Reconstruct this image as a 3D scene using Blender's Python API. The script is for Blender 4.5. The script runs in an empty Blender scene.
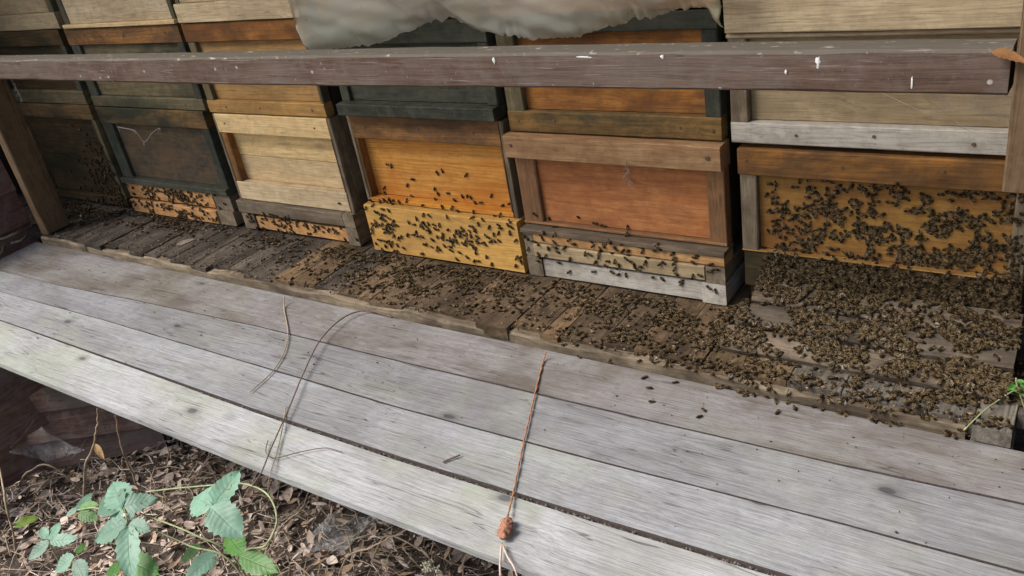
import bpy, bmesh, math, random
from mathutils import Vector, Matrix, noise
rnd = random.Random(7)
S = bpy.context.scene
COL = S.collection
# ------------------------------------------------------------------ camera
CAM = Vector((1.07676, -1.45055, 0.92231)); FPX = 860.0
RX = Vector((0.82420758, 0.54233759, -0.16294725))      # image right
RD = Vector((0.14034494, -0.47439639, -0.86905199))     # image down
RF = Vector((-0.54862114, 0.69341041, -0.46711544))     # forward
cd = bpy.data.cameras.new('camera'); cam = bpy.data.objects.new('camera', cd); COL.objects.link(cam)
cd.sensor_width = 36; cd.lens = FPX / 1024 * 36; cd.clip_start = 0.02; cd.clip_end = 500
cam.matrix_world = Matrix(((RX.x, -RD.x, -RF.x, CAM.x), (RX.y, -RD.y, -RF.y, CAM.y), (RX.z, -RD.z, -RF.z, CAM.z), (0, 0, 0, 1)))
S.camera = cam
# ------------------------------------------------------------------ world, sun, exposure
SUN_EL, SUN_AZ = math.radians(50), math.radians(232)   # azimuth: compass, 180 = from -Y
w = bpy.data.worlds.new('World'); S.world = w; w.use_nodes = True
wn = w.node_tree; wn.nodes.clear()
sk = wn.nodes.new('ShaderNodeTexSky'); sk.sky_type = 'NISHITA'; sk.sun_disc = False
sk.sun_elevation = SUN_EL; sk.sun_rotation = SUN_AZ; sk.air_density = 1.0; sk.dust_density = 4.0; sk.ozone_density = 0.6
bg = wn.nodes.new('ShaderNodeBackground'); bg.inputs[1].default_value = 0.07
wo = wn.nodes.new('ShaderNodeOutputWorld')
wn.links.new(sk.outputs[0], bg.inputs[0]); wn.links.new(bg.outputs[0], wo.inputs[0])
sl = bpy.data.lights.new('sun', 'SUN'); sl.energy = 1.5; sl.angle = math.radians(30); sl.color = (1, 0.97, 0.93)
so = bpy.data.objects.new('sun', sl); COL.objects.link(so)
sdir = Vector((math.sin(SUN_AZ) * math.cos(SUN_EL), math.cos(SUN_AZ) * math.cos(SUN_EL), math.sin(SUN_EL)))
so.rotation_euler = sdir.to_track_quat('Z', 'Y').to_euler(); so.location = (0, -3, 5)
S.view_settings.view_transform = 'Standard'; S.view_settings.look = 'None'
S.view_settings.gamma = 1; S.view_settings.exposure = 1.36
S.render.engine = 'CYCLES'; S.render.resolution_x = 1024; S.render.resolution_y = 576
S.cycles.max_bounces = 5; S.cycles.diffuse_bounces = 3; S.cycles.glossy_bounces = 2; S.cycles.transmission_bounces = 2; S.cycles.transparent_max_bounces = 8

# ------------------------------------------------------------------ helpers
def ray(px, py):
    return RX * (px - 512) + RD * (py - 288) + RF * FPX
def atz(px, py, z):
    r = ray(px, py); return CAM + r * ((z - CAM.z) / r.z)
def aty(px, py, y):
    r = ray(px, py); return CAM + r * ((y - CAM.y) / r.y)
def wpos(o):
    p = Vector((0, 0, 0))
    while o: p += o.location; o = o.parent
    return p
def link(o, parent=None, loc=None):
    COL.objects.link(o)
    if parent is not None: o.parent = parent
    if loc is not None: o.location = Vector(loc) - (wpos(parent) if parent else Vector())
    return o
def mesh_obj(name, verts, faces, mat, parent=None, loc=(0, 0, 0), smooth=False, mats=None, fm=None):
    me = bpy.data.meshes.new(name); me.from_pydata([tuple(v) for v in verts], [], faces)
    for m in (mats or [mat]): me.materials.append(m)
    if fm: me.polygons.foreach_set('material_index', fm)
    if smooth: me.polygons.foreach_set('use_smooth', [True] * len(me.polygons))
    me.update()
    return link(bpy.data.objects.new(name, me), parent, loc)
def tag(o, label, cat=None, group=None, kind=None):
    if label: o['label'] = label
    if cat: o['category'] = cat
    if group: o['group'] = group
    if kind: o['kind'] = kind
    return o
def thing(name, loc, label, cat, group=None):
    o = bpy.data.objects.new(name, None); o.empty_display_size = 0.05
    link(o, None, loc); return tag(o, label, cat, group)
AX = {'x': 0, 'y': 1, 'z': 2}
def timber(name, x0, x1, y0, y1, z0, z1, axis, mat, parent, ch=0.002, wob=0.0008, seg=0.06, taper=None, edge=None):
    """a sawn board: chamfered section run along its grain axis, with worn uneven arrises.
    edge(t)->(a0,a1,b0,b1) offsets of the section at parameter t along the length"""
    lo = Vector((x0, y0, z0)); hi = Vector((x1, y1, z1)); c = (lo + hi) / 2
    a = AX[axis]; u, v = (a + 1) % 3, (a + 2) % 3
    L = hi[a] - lo[a]; n = max(1, min(110, int(L / seg)))
    sd = rnd.random() * 100
    verts = []; faces = []
    for i in range(n + 1):
        t = i / n
        e = edge(lo[a] + t * L) if edge else (0, 0, 0, 0)
        ul, uh, vl, vh = lo[u] + e[0], hi[u] + e[1], lo[v] + e[2], hi[v] + e[3]
        k = ch * (1 + 0.6 * noise.noise((t * L * 20, sd, 1)))
        k = max(0.0004, min(k, (uh - ul) * 0.4, (vh - vl) * 0.4))
        ring = [(ul + k, vl), (uh - k, vl), (uh, vl + k), (uh, vh - k), (uh - k, vh), (ul + k, vh), (ul, vh - k), (ul, vl + k)]
        for j, (p, q) in enumerate(ring):
            dp = wob * noise.noise((t * L * 14, j * 3.1 + sd, 5)); dq = wob * noise.noise((t * L * 14, j * 3.1 + sd, 9))
            w_ = [0, 0, 0]; w_[a] = lo[a] + t * L + (wob * 1.5 * noise.noise((p * 40, q * 40, sd + i)) if i in (0, n) else 0)
            w_[u] = p + dp; w_[v] = q + dq
            verts.append(Vector(w_) - c)
    for i in range(n):
        for j in range(8):
            k = (j + 1) % 8
            faces.append((i * 8 + j, i * 8 + k, i * 8 + 8 + k, i * 8 + 8 + j))
    faces.append(tuple(reversed(range(8)))); faces.append(tuple(n * 8 + j for j in range(8)))
    return mesh_obj(name, verts, faces, mat, parent, c)
def tube(pts, r, sides=6, r1=None, cap=True):
    pts = [Vector(p) for p in pts]; V = []; F = []
    n = len(pts)
    up = Vector((0.13, 0.21, 0.97))
    for i, p in enumerate(pts):
        d = (pts[min(i + 1, n - 1)] - pts[max(i - 1, 0)]).normalized()
        s = d.cross(up)
        if s.length < 1e-4: s = d.cross(Vector((1, 0, 0)))
        s.normalize(); q = s.cross(d)
        rr = r + ((r1 if r1 is not None else r) - r) * i / max(1, n - 1)
        for k in range(sides):
            an = 2 * math.pi * k / sides
            V.append(p + (s * math.cos(an) + q * math.sin(an)) * rr)
    for i in range(n - 1):
        for k in range(sides):
            m = (k + 1) % sides
            F.append((i * sides + k, i * sides + m, (i + 1) * sides + m, (i + 1) * sides + k))
    if cap:
        F.append(tuple(reversed(range(sides)))); F.append(tuple((n - 1) * sides + k for k in range(sides)))
    return V, F
def smooth_path(pts, n=8):
    pts = [Vector(p) for p in pts]; out = []
    P = [pts[0] * 2 - pts[1]] + pts + [pts[-1] * 2 - pts[-2]]
    for i in range(1, len(P) - 2):
        for k in range(n):
            t = k / n; a, b, c, d = P[i - 1:i + 3]
            out.append(0.5 * ((2 * b) + (c - a) * t + (2 * a - 5 * b + 4 * c - d) * t * t + (3 * b - a - 3 * c + d) * t ** 3))
    out.append(pts[-1]); return out
class MB:
    def __init__(s): s.v = []; s.f = []; s.m = []
    def add(s, V, F, m=0):
        o = len(s.v); s.v += list(V); s.f += [tuple(i + o for i in f) for f in F]; s.m += [m] * len(F)
    def build(s, name, mats, parent=None, loc=(0, 0, 0), smooth=False):
        loc = Vector(loc)
        return mesh_obj(name, [Vector(v) - loc for v in s.v], s.f, None, parent, loc, smooth, mats, s.m)

# ------------------------------------------------------------------ materials
class NT:
    def __init__(s, name):
        s.mat = bpy.data.materials.new(name); s.mat.use_nodes = True
        s.t = s.mat.node_tree; s.t.nodes.clear()
        s.out = s.n('ShaderNodeOutputMaterial'); s.b = s.n('ShaderNodeBsdfPrincipled'); s.l(s.b.outputs[0], s.out.inputs[0])
    def n(s, k, **kw):
        nd = s.t.nodes.new(k)
        for a, b in kw.items(): setattr(nd, a, b)
        return nd
    def l(s, a, b): s.t.links.new(a, b)
    def val(s, sock, v):
        if hasattr(v, 'is_linked') or isinstance(v, bpy.types.NodeSocket): s.l(v, sock)
        else: sock.default_value = v
    def noise(s, vec, scale, detail=4, rough=0.55, dist=0.0):
        k = s.n('ShaderNodeTexNoise'); s.val(k.inputs['Vector'], vec)
        k.inputs['Scale'].default_value = scale; k.inputs['Detail'].default_value = detail
        k.inputs['Roughness'].default_value = rough; k.inputs['Distortion'].default_value = dist
        return k.outputs[0]
    def ramp(s, fac, stops):
        k = s.n('ShaderNodeValToRGB'); s.val(k.inputs[0], fac); e = k.color_ramp.elements
        while len(e) < len(stops): e.new(0.5)
        for q, (p, c) in zip(e, stops):
            q.position = p; q.color = (c, c, c, 1) if not hasattr(c, '__len__') else (*c, 1)
        return k.outputs[0]
    def mix(s, f, a, b, mode='MIX'):
        k = s.n('ShaderNodeMix', data_type='RGBA', blend_type=mode)
        s.val(k.inputs[0], f)
        for i, v in ((6, a), (7, b)):
            if isinstance(v, bpy.types.NodeSocket): s.l(v, k.inputs[i])
            else: k.inputs[i].default_value = (*v, 1)
        return k.outputs[2]
    def math(s, op, a, b=0.0, c=None):
        k = s.n('ShaderNodeMath', operation=op); s.val(k.inputs[0], a); s.val(k.inputs[1], b)
        if c is not None: s.val(k.inputs[2], c)
        return k.outputs[0]
    def mapping(s, vec, scale=(1, 1, 1), loc=(0, 0, 0)):
        k = s.n('ShaderNodeMapping'); s.l(vec, k.inputs[0]); k.inputs['Scale'].default_value = scale; k.inputs['Location'].default_value = loc
        return k.outputs[0]
    def coords(s, rand=9.0):
        tc = s.n('ShaderNodeTexCoord'); oi = s.n('ShaderNodeObjectInfo')
        cmb = s.n('ShaderNodeVectorMath', operation='SCALE'); cmb.inputs[0].default_value = (rand, rand * 1.7, rand * 0.6); s.l(oi.outputs['Random'], cmb.inputs['Scale'])
        ad = s.n('ShaderNodeVectorMath', operation='ADD'); s.l(tc.outputs['Object'], ad.inputs[0]); s.l(cmb.outputs[0], ad.inputs[1])
        return ad.outputs[0], oi.outputs['Random'], tc.outputs['Object']
    def bump(s, h, strength=0.3, dist=0.002):
        k = s.n('ShaderNodeBump'); s.l(h, k.inputs['Height']); k.inputs['Strength'].default_value = strength; k.inputs['Distance'].default_value = dist
        s.l(k.outputs[0], s.b.inputs['Normal']); return k
def wood(name, light, dark, axis='x', stain=(0.06, 0.045, 0.035), stain_amt=0.35, knots=0.5, grain=1.0, rough=0.75,
         cracks=0.5, ring=0.45, var=0.25, mott=0.4, algae=None, algae_amt=0.0, spots=0.0, spot_col=(0.7, 0.68, 0.62), bump=0.35, fine=1.0, top=None, thin='y'):
    N = NT(name); P, R, OC = N.coords()
    k = [1, 1, 1]; k[AX[axis]] = 0.042
    ks = [1, 1, 1]; ks[AX[axis]] = 0.3
    G = N.mapping(P, tuple(k))
    warp = N.noise(N.mapping(P, tuple(0.5 if i == AX[axis] else 1 for i in range(3))), 9, 2, 0.5)
    wv = N.n('ShaderNodeVectorMath', operation='ADD'); N.l(G, wv.inputs[0])
    wsc = N.n('ShaderNodeVectorMath', operation='SCALE'); wsc.inputs[0].default_value = (0.014, 0.014, 0.014); N.l(warp, wsc.inputs['Scale']); N.l(wsc.outputs[0], wv.inputs[1])
    GV = wv.outputs[0]
    g1 = N.noise(GV, 110 * grain, 4, 0.72)
    g2 = N.noise(GV, 420 * grain, 1, 0.6)
    # growth rings: sine of a smooth stretched field
    fld = N.noise(GV, 14 * grain, 2, 0.4)
    rg = N.math('SINE', N.math('MULTIPLY', fld, 95.0)); rg = N.math('MULTIPLY_ADD', rg, 0.5, 0.5)
    gm = N.math('ADD', N.math('MULTIPLY', N.ramp(g1, [(0.28, 0.0), (0.72, 1.0)]), 1 - ring), N.math('MULTIPLY', rg, ring))
    col = N.mix(gm, light, dark)
    # plank-to-plank tone
    hv = N.n('ShaderNodeHueSaturation'); N.l(col, hv.inputs['Color'])
    N.l(N.math('MULTIPLY_ADD', R, 2 * var, 1 - var), hv.inputs['Value']); N.l(N.math('MULTIPLY_ADD', R, 0.14, 0.95), hv.inputs['Saturation'])
    col = hv.outputs[0]
    # fine dark fibres
    col = N.mix(N.math('MULTIPLY', N.ramp(g2, [(0.33, 1.0), (0.5, 0.0)]), 0.45 * fine), col, tuple(x * 0.45 for x in dark))
    # stains with shapes of their own
    st = N.noise(N.mapping(P, tuple(0.45 if i == AX[axis] else 1 for i in range(3))), 7.5, 4, 0.68, 0.4)
    col = N.mix(N.math('MULTIPLY', N.ramp(st, [(0.43, 0.0), (0.62, 1.0)]), stain_amt), col, stain)
    if algae:
        al = N.noise(P, 4.2, 3, 0.65, 0.6)
        col = N.mix(N.math('MULTIPLY', N.ramp(al, [(0.46, 0.0), (0.63, 1.0)]), algae_amt), col, algae)
    # knots
    vo = N.n('ShaderNodeTexVoronoi'); N.l(N.mapping(P, tuple(0.5 if i == AX[axis] else (0.08 if i == AX[thin] else 1) for i in range(3))), vo.inputs['Vector']); vo.inputs['Scale'].default_value = 13
    sep = N.n('ShaderNodeSeparateColor'); N.l(vo.outputs['Color'], sep.inputs[0])
    pick = N.math('GREATER_THAN', sep.outputs[0], 1 - 0.26 * knots)
    kd = N.math('ADD', vo.outputs['Distance'], N.math('MULTIPLY_ADD', g1, 0.12, -0.06))
    kn = N.math('MULTIPLY', N.ramp(kd, [(0.07, 1.0), (0.10, 0.45), (0.22, 0.0)]), pick)
    col = N.mix(N.math('MULTIPLY', kn, 0.95), col, tuple(x * 0.3 for x in dark))
    # cracks
    cr = N.ramp(N.noise(GV, 45 * grain, 2, 0.4, 0.1), [(0.488, 0.0), (0.5, 1.0), (0.512, 0.0)])
    crm = N.math('MULTIPLY', cr, N.ramp(st, [(0.4, 0.15), (0.58, 1.0)]))
    col = N.mix(N.math('MULTIPLY', crm, cracks), col, tuple(x * 0.25 for x in dark))
    if spots:
        v2 = N.n('ShaderNodeTexVoronoi'); N.l(P, v2.inputs['Vector']); v2.inputs['Scale'].default_value = 42
        s2 = N.n('ShaderNodeSeparateColor'); N.l(v2.outputs['Color'], s2.inputs[0])
        sp = N.math('MULTIPLY', N.ramp(v2.outputs['Distance'], [(0.1, 1.0), (0.17, 0.0)]), N.math('GREATER_THAN', s2.outputs[1], 1 - 0.3 * spots))
        col = N.mix(sp, col, spot_col)
    # mottling of the old surface
    mo = N.noise(P, 34, 3, 0.7)
    col = N.mix(N.math('MULTIPLY', N.ramp(mo, [(0.35, 1.0), (0.55, 0.0)]), mott), col, stain)
    # grime speckle
    gr = N.noise(P, 170, 2, 0.7)
    col = N.mix(N.math('MULTIPLY', N.ramp(gr, [(0.6, 0.0), (0.72, 1.0)]), 0.35), col, stain)
    if top:     # bleached, flaking upper face of a rail
        ge = N.n('ShaderNodeNewGeometry'); sz = N.n('ShaderNodeSeparateXYZ'); N.l(ge.outputs['True Normal'], sz.inputs[0])
        fl = N.mix(N.ramp(N.noise(N.mapping(P, (0.5, 1, 1)), 75, 2, 0.6), [(0.63, 0.0), (0.72, 1.0)]), top, (0.38, 0.36, 0.31))
        col = N.mix(N.ramp(sz.outputs[2], [(0.3, 0.0), (0.75, 0.9)]), col, fl)
        sc_ = N.ramp(N.noise(GV, 190, 2, 0.6), [(0.63, 0.0), (0.70, 1.0)])
        col = N.mix(N.math('MULTIPLY', sc_, 0.4), col, (0.36, 0.31, 0.29))
        sx = N.noise(N.mapping(P, (1, 1, 0.45)), 70, 3, 0.7, 1.5)
        col = N.mix(N.math('MULTIPLY', N.ramp(sx, [(0.68, 0.0), (0.72, 1.0)]), 0.6), col, (0.42, 0.39, 0.34))
    N.l(col, N.b.inputs['Base Color'])
    N.b.inputs['Roughness'].default_value = rough; N.b.inputs['Specular IOR Level'].default_value = 0.12
    N.bump(g1, bump, 0.0025)
    return N.mat
def wood3(name, *a, **k):
    return {ax: wood(name + '_' + ax, *a, axis=ax, **k) for ax in 'xyz'}
def plain(name, col, rough=0.7, var=0.3, scale=30, spec=0.3, trans=0.0, bump=0.2):
    N = NT(name); P, R, OC = N.coords()
    n1 = N.noise(P, scale, 5, 0.65)
    c = N.mix(N.ramp(n1, [(0.3, 0.0), (0.7, 1.0)]), tuple(x * (1 - var) for x in col), tuple(min(1, x * (1 + var)) for x in col))
    N.l(c, N.b.inputs['Base Color']); N.b.inputs['Roughness'].default_value = rough; N.b.inputs['Specular IOR Level'].default_value = spec
    N.bump(n1, bump, 0.002)
    return N.mat

M_cream = wood3('cream_pine', (0.84, 0.64, 0.35), (0.70, 0.49, 0.24), stain=(0.42, 0.29, 0.15), stain_amt=0.35, knots=0.5, var=0.08, ring=0.6)
M_pale = wood3('pale_pine', (0.72, 0.585, 0.38), (0.55, 0.42, 0.25), stain=(0.33, 0.24, 0.15), stain_amt=0.45, knots=0.6, var=0.08, ring=0.55)
M_white = wood3('whitish_board', (0.54, 0.51, 0.45), (0.40, 0.37, 0.315), stain=(0.22, 0.18, 0.14), stain_amt=0.6, knots=0.4, var=0.08, ring=0.3)
M_yellow = wood3('honey_pine', (0.72, 0.39, 0.125), (0.55, 0.25, 0.06), stain=(0.48, 0.165, 0.03), stain_amt=0.7, knots=0.6, var=0.06, ring=0.6, rough=0.6)
M_lemon = wood3('lemon_pine', (0.68, 0.43, 0.165), (0.55, 0.315, 0.10), stain=(0.36, 0.20, 0.07), stain_amt=0.5, knots=0.3, var=0.05, ring=0.5)
M_orange = wood3('orange_pine', (0.40, 0.195, 0.075), (0.28, 0.12, 0.04), stain=(0.10, 0.048, 0.025), stain_amt=0.75, knots=0.9, var=0.12, rough=0.7)
M_red = wood3('red_ply', (0.52, 0.255, 0.125), (0.39, 0.165, 0.075), stain=(0.25, 0.09, 0.04), stain_amt=0.65, knots=0.25, var=0.04, ring=0.55, rough=0.7)
M_redgrey = wood3('greyed_red_wood', (0.36, 0.20, 0.10), (0.25, 0.125, 0.06), stain=(0.14, 0.08, 0.045), stain_amt=0.6, knots=0.6, var=0.06)
M_amber = wood3('amber_pine', (0.37, 0.225, 0.085), (0.27, 0.15, 0.05), stain=(0.20, 0.085, 0.028), stain_amt=0.95, knots=0.8, var=0.06, rough=0.7)
M_tan = wood3('dull_tan', (0.45, 0.36, 0.225), (0.33, 0.25, 0.15), stain=(0.20, 0.15, 0.09), stain_amt=0.6, knots=0.4, var=0.06, ring=0.3)
M_peach = wood3('peach_strip', (0.62, 0.36, 0.17), (0.48, 0.25, 0.10), stain=(0.20, 0.10, 0.05), stain_amt=0.6, knots=0.3, var=0.08)
M_topred = wood3('orange_tan_rail', (0.56, 0.35, 0.175), (0.41, 0.225, 0.10), stain=(0.19, 0.095, 0.045), stain_amt=0.6, knots=0.8, var=0.05)
M_char = wood3('charcoal_panel', (0.085, 0.075, 0.055), (0.045, 0.042, 0.034), stain=(0.17, 0.10, 0.05), stain_amt=0.55, knots=0.5, var=0.1, ring=0.2)
M_ochre = wood3('ochre_board', (0.50, 0.31, 0.125), (0.37, 0.205, 0.07), stain=(0.20, 0.12, 0.05), stain_amt=0.6, knots=0.5, var=0.06)
M_brown = wood3('brown_wood', (0.37, 0.19, 0.075), (0.23, 0.11, 0.04), stain=(0.065, 0.045, 0.03), stain_amt=0.75, knots=0.9, var=0.15)
M_green = wood3('dark_green_stained', (0.052, 0.058, 0.045), (0.028, 0.032, 0.025), stain=(0.11, 0.108, 0.08), stain_amt=0.5, knots=0.3, var=0.2, ring=0.2)
M_greenbrown = wood3('green_worn_brown', (0.24, 0.145, 0.062), (0.13, 0.082, 0.038), stain=(0.035, 0.038, 0.026), stain_amt=0.95, knots=0.8, var=0.15)
M_greygreen = wood3('grey_green_wood', (0.22, 0.175, 0.10), (0.13, 0.105, 0.062), stain=(0.045, 0.048, 0.032), stain_amt=0.9, knots=0.6, var=0.15)
M_grey = wood3('weathered_grey', (0.31, 0.25, 0.175), (0.18, 0.14, 0.095), stain=(0.08, 0.06, 0.042), stain_amt=0.75, knots=0.5, var=0.18)
M_dusk = wood3('dusky_brown', (0.10, 0.065, 0.032), (0.05, 0.033, 0.017), stain=(0.022, 0.024, 0.014), stain_amt=0.8, knots=0.4, var=0.15)  # dark brown, taken darker to put the far-left bay's shade into the colour
M_shade = wood3('dark_side_wood', (0.075, 0.052, 0.032), (0.042, 0.029, 0.018), stain=(0.03, 0.022, 0.015), stain_amt=0.5, knots=0.3, var=0.2)  # side wood coloured darker so the gaps between hives read as shaded
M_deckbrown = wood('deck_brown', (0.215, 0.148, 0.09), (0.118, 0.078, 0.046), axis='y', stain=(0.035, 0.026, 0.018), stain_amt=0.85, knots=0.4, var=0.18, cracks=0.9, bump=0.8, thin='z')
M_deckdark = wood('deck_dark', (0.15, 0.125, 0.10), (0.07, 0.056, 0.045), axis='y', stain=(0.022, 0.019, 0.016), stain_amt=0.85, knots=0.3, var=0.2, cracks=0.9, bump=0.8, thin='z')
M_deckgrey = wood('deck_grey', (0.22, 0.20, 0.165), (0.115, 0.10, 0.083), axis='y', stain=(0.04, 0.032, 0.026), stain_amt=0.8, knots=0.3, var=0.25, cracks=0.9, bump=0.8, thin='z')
M_land = wood('landing_board_wood', (0.21, 0.168, 0.125), (0.10, 0.078, 0.058), axis='x', stain=(0.032, 0.025, 0.018), stain_amt=0.8, knots=0.3, var=0.25, cracks=0.9, bump=0.8, thin='z')
M_edge = wood('edge_strip_wood', (0.33, 0.27, 0.19), (0.18, 0.14, 0.095), axis='x', stain=(0.07, 0.052, 0.036), stain_amt=0.95, knots=0.2, var=0.1, cracks=0.9, bump=0.8)
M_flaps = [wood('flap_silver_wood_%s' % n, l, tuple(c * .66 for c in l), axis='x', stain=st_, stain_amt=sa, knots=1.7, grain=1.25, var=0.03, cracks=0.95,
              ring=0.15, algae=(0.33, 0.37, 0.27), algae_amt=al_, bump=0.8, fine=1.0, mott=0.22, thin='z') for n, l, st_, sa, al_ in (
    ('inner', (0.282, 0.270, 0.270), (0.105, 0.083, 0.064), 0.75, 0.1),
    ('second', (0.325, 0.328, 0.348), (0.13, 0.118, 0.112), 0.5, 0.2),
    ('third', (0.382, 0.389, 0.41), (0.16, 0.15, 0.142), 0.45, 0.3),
    ('outer', (0.53, 0.54, 0.55), (0.22, 0.21, 0.19), 0.45, 0.45))]  # tones step paler outward: inner dirt plus light fall-off put into the colour
M_rail = wood('rail_purple_brown', (0.165, 0.107, 0.078), (0.085, 0.053, 0.039), axis='x', stain=(0.17, 0.14, 0.12), stain_amt=0.5, knots=0.7, var=0.02, cracks=0.6, spots=0.16,
              spot_col=(0.40, 0.37, 0.33), rough=0.75, top=(0.125, 0.112, 0.09), bump=0.6)
M_post = wood('post_brown', (0.165, 0.105, 0.06), (0.085, 0.053, 0.031), axis='z', stain=(0.19, 0.135, 0.08), stain_amt=0.6, knots=0.5, var=0.06, cracks=0.6)
M_shiplap = wood3('oxblood_board', (0.20, 0.105, 0.085), (0.12, 0.058, 0.048), stain=(0.26, 0.21, 0.18), stain_amt=0.4, knots=0.3, var=0.15)
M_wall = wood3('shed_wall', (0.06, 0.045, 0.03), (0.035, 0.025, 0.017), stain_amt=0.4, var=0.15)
M_grime = plain('grimy_board_edge', (0.10, 0.083, 0.075), 0.95, 0.4, 200, spec=0.05)
M_tile = plain('roof_felt', (0.06, 0.055, 0.05), 0.9)
M_iron = plain('rusty_screw', (0.12, 0.085, 0.06), 0.5)

# ------------------------------------------------------------------ ground
def gz(x, y):
    return -0.47 + 0.05 * noise.noise((x * 1.1, y * 1.1, 3)) + 0.025 * noise.noise((x * 5, y * 5, 8)) + 0.10 * max(0, min(1, (-y - 0.75) / 0.8)) - 0.05 * max(0, min(1, (x + 0.2)))
def build_ground():
    xs = [-120, -40, -15, -6, -4] + [-3 + 0.05 * i for i in range(121)] + [4, 6, 15, 40, 120]
    ys = [-120, -40, -15, -6, -4] + [-3 + 0.05 * i for i in range(101)] + [3, 5, 15, 40, 120]
    V = []; F = []
    for y in ys:
        for x in xs: V.append((x, y, gz(max(-3, min(3, x)), max(-3, min(2, y)))))
    n = len(xs)
    for j in range(len(ys) - 1):
        for i in range(n - 1): F.append((j * n + i, j * n + i + 1, (j + 1) * n + i + 1, (j + 1) * n + i))
    N = NT('soil'); P, R, OC = N.coords()
    a = N.noise(P, 14, 8, 0.7); b = N.noise(P, 90, 5, 0.7)
    c = N.mix(N.ramp(a, [(0.3, 0.0), (0.7, 1.0)]), (0.075, 0.055, 0.042), (0.17, 0.13, 0.10))
    c = N.mix(N.ramp(b, [(0.45, 0.0), (0.65, 1.0)]), c, (0.045, 0.035, 0.028))
    N.l(c, N.b.inputs['Base Color']); N.b.inputs['Roughness'].default_value = 0.95
    N.bump(N.math('ADD', a, b), 0.8, 0.02)
    o = mesh_obj('ground', V, F, N.mat, None, (0, 0, 0), True); o['kind'] = 'structure'
    return o
build_ground()

# ------------------------------------------------------------------ shed shell (walls, roof) behind and above the hives
def build_shell():
    t = thing('back_wall', (0, 0.62, gz(0, 0.6)), 'dark plank wall behind the row of hives', 'wall')
    z = -0.47
    while z < 1.5:
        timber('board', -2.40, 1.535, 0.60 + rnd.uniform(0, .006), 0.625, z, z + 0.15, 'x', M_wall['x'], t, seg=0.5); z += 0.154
    # roof
    r = thing('shed_roof', (0, 0.2, 1.42), 'plank roof overhanging the hives', 'roof')
    y = -0.47
    while y < 0.75:
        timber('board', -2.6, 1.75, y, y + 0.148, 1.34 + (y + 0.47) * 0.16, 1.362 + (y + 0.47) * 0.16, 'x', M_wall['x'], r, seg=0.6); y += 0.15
    timber('roof_cover', -2.65, 1.8, -0.50, 0.80, 1.60, 1.612, 'x', M_tile, r, seg=0.6)
    # low shiplap wing left of the post, and the shed's own left wall further out
    s = thing('wing_wall', (-1.93, -0.43, gz(-1.9, -.4)), 'low oxblood painted shiplap wing left of the brown post', 'wall')
    z = -0.46
    while z < 0.16:
        b = timber('board', -1.945, -1.918, -0.66, -0.20, z, z + 0.125, 'y', M_shiplap['y'], s, ch=0.003, seg=0.15)
        b.rotation_euler = (0, math.radians(-5), 0); z += 0.118
    s = thing('side_wall', (-2.42, 0.0, gz(-2.4, 0)), 'dark plank left wall of the bee shed', 'wall')
    z = -0.46
    while z < 1.42:
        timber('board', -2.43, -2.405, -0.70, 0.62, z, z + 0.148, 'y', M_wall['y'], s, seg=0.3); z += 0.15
    s2 = thing('end_wall', (1.55, 0.2, gz(1.6, 0.2)), 'plank end wall of the bee shed past the last hive, front part added for shade', 'wall')
    z = -0.46
    while z < 1.42:
        timber('board', 1.54, 1.565, -0.95, 0.62, z, z + 0.148, 'y', M_wall['y'], s2, seg=0.3); z += 0.15  # unseen; its reach in front of the hives is added to darken the flap
build_shell()

# ------------------------------------------------------------------ landing deck
def build_deck():
    d = thing('landing_deck', (-0.3, 0.1, 0), 'worn brown plank ledge in front of the hives, covered with bees', 'deck')
    xs = [-2.36]
    fixed = [-0.075, 0.0, 0.205, 0.30, 0.963, 1.018]
    x = -2.36
    while x < 1.60:
        nx = x + rnd.uniform(0.06, 0.115)
        for f in fixed:
            if x < f < nx + 0.04 and f > x + 0.03: nx = f; break
        xs.append(nx); x = nx
    for a, b in zip(xs, xs[1:]):
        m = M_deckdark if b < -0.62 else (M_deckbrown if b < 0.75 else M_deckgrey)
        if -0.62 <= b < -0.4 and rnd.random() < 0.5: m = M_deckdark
        yf = -0.228 + rnd.uniform(-0.011, 0.014)
        zt = rnd.uniform(-0.003, 0.0015)
        if b < -1.90: yf = -0.19
        if a > 1.0: yf = -0.19
        elif a > 0.9: yf = -0.243
        sk_ = rnd.uniform(-0.006, 0.006)
        ed = (lambda yy, s=sk_: (0, 0, (yy) * s, (yy) * s))
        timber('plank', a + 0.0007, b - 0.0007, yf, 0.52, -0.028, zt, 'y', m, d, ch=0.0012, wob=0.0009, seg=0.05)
    timber('edge_strip', -1.80, 0.955, -0.2385, -0.20, -0.075, -0.0065, 'x', M_edge, d, ch=0.004, wob=0.004, seg=0.03,
           edge=lambda x: (0.006 * noise.noise((x * 7, 0, 0)), 0, 0, 0.007 * noise.noise((x * 8, 3, 0)) - 0.003))
    timber('end_block', 0.962, 1.020, -0.2395, -0.10, -0.075, -0.030, 'x', M_deckgrey, d, ch=0.003)
    for xx in (-1.75, -0.6, 0.6, 1.5):
        timber('support_post', xx, xx + 0.07, -0.05, 0.02, gz(xx, 0) - 0.03, -0.0285, 'z', M_shade['z'], d, seg=0.2)
build_deck()

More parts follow.
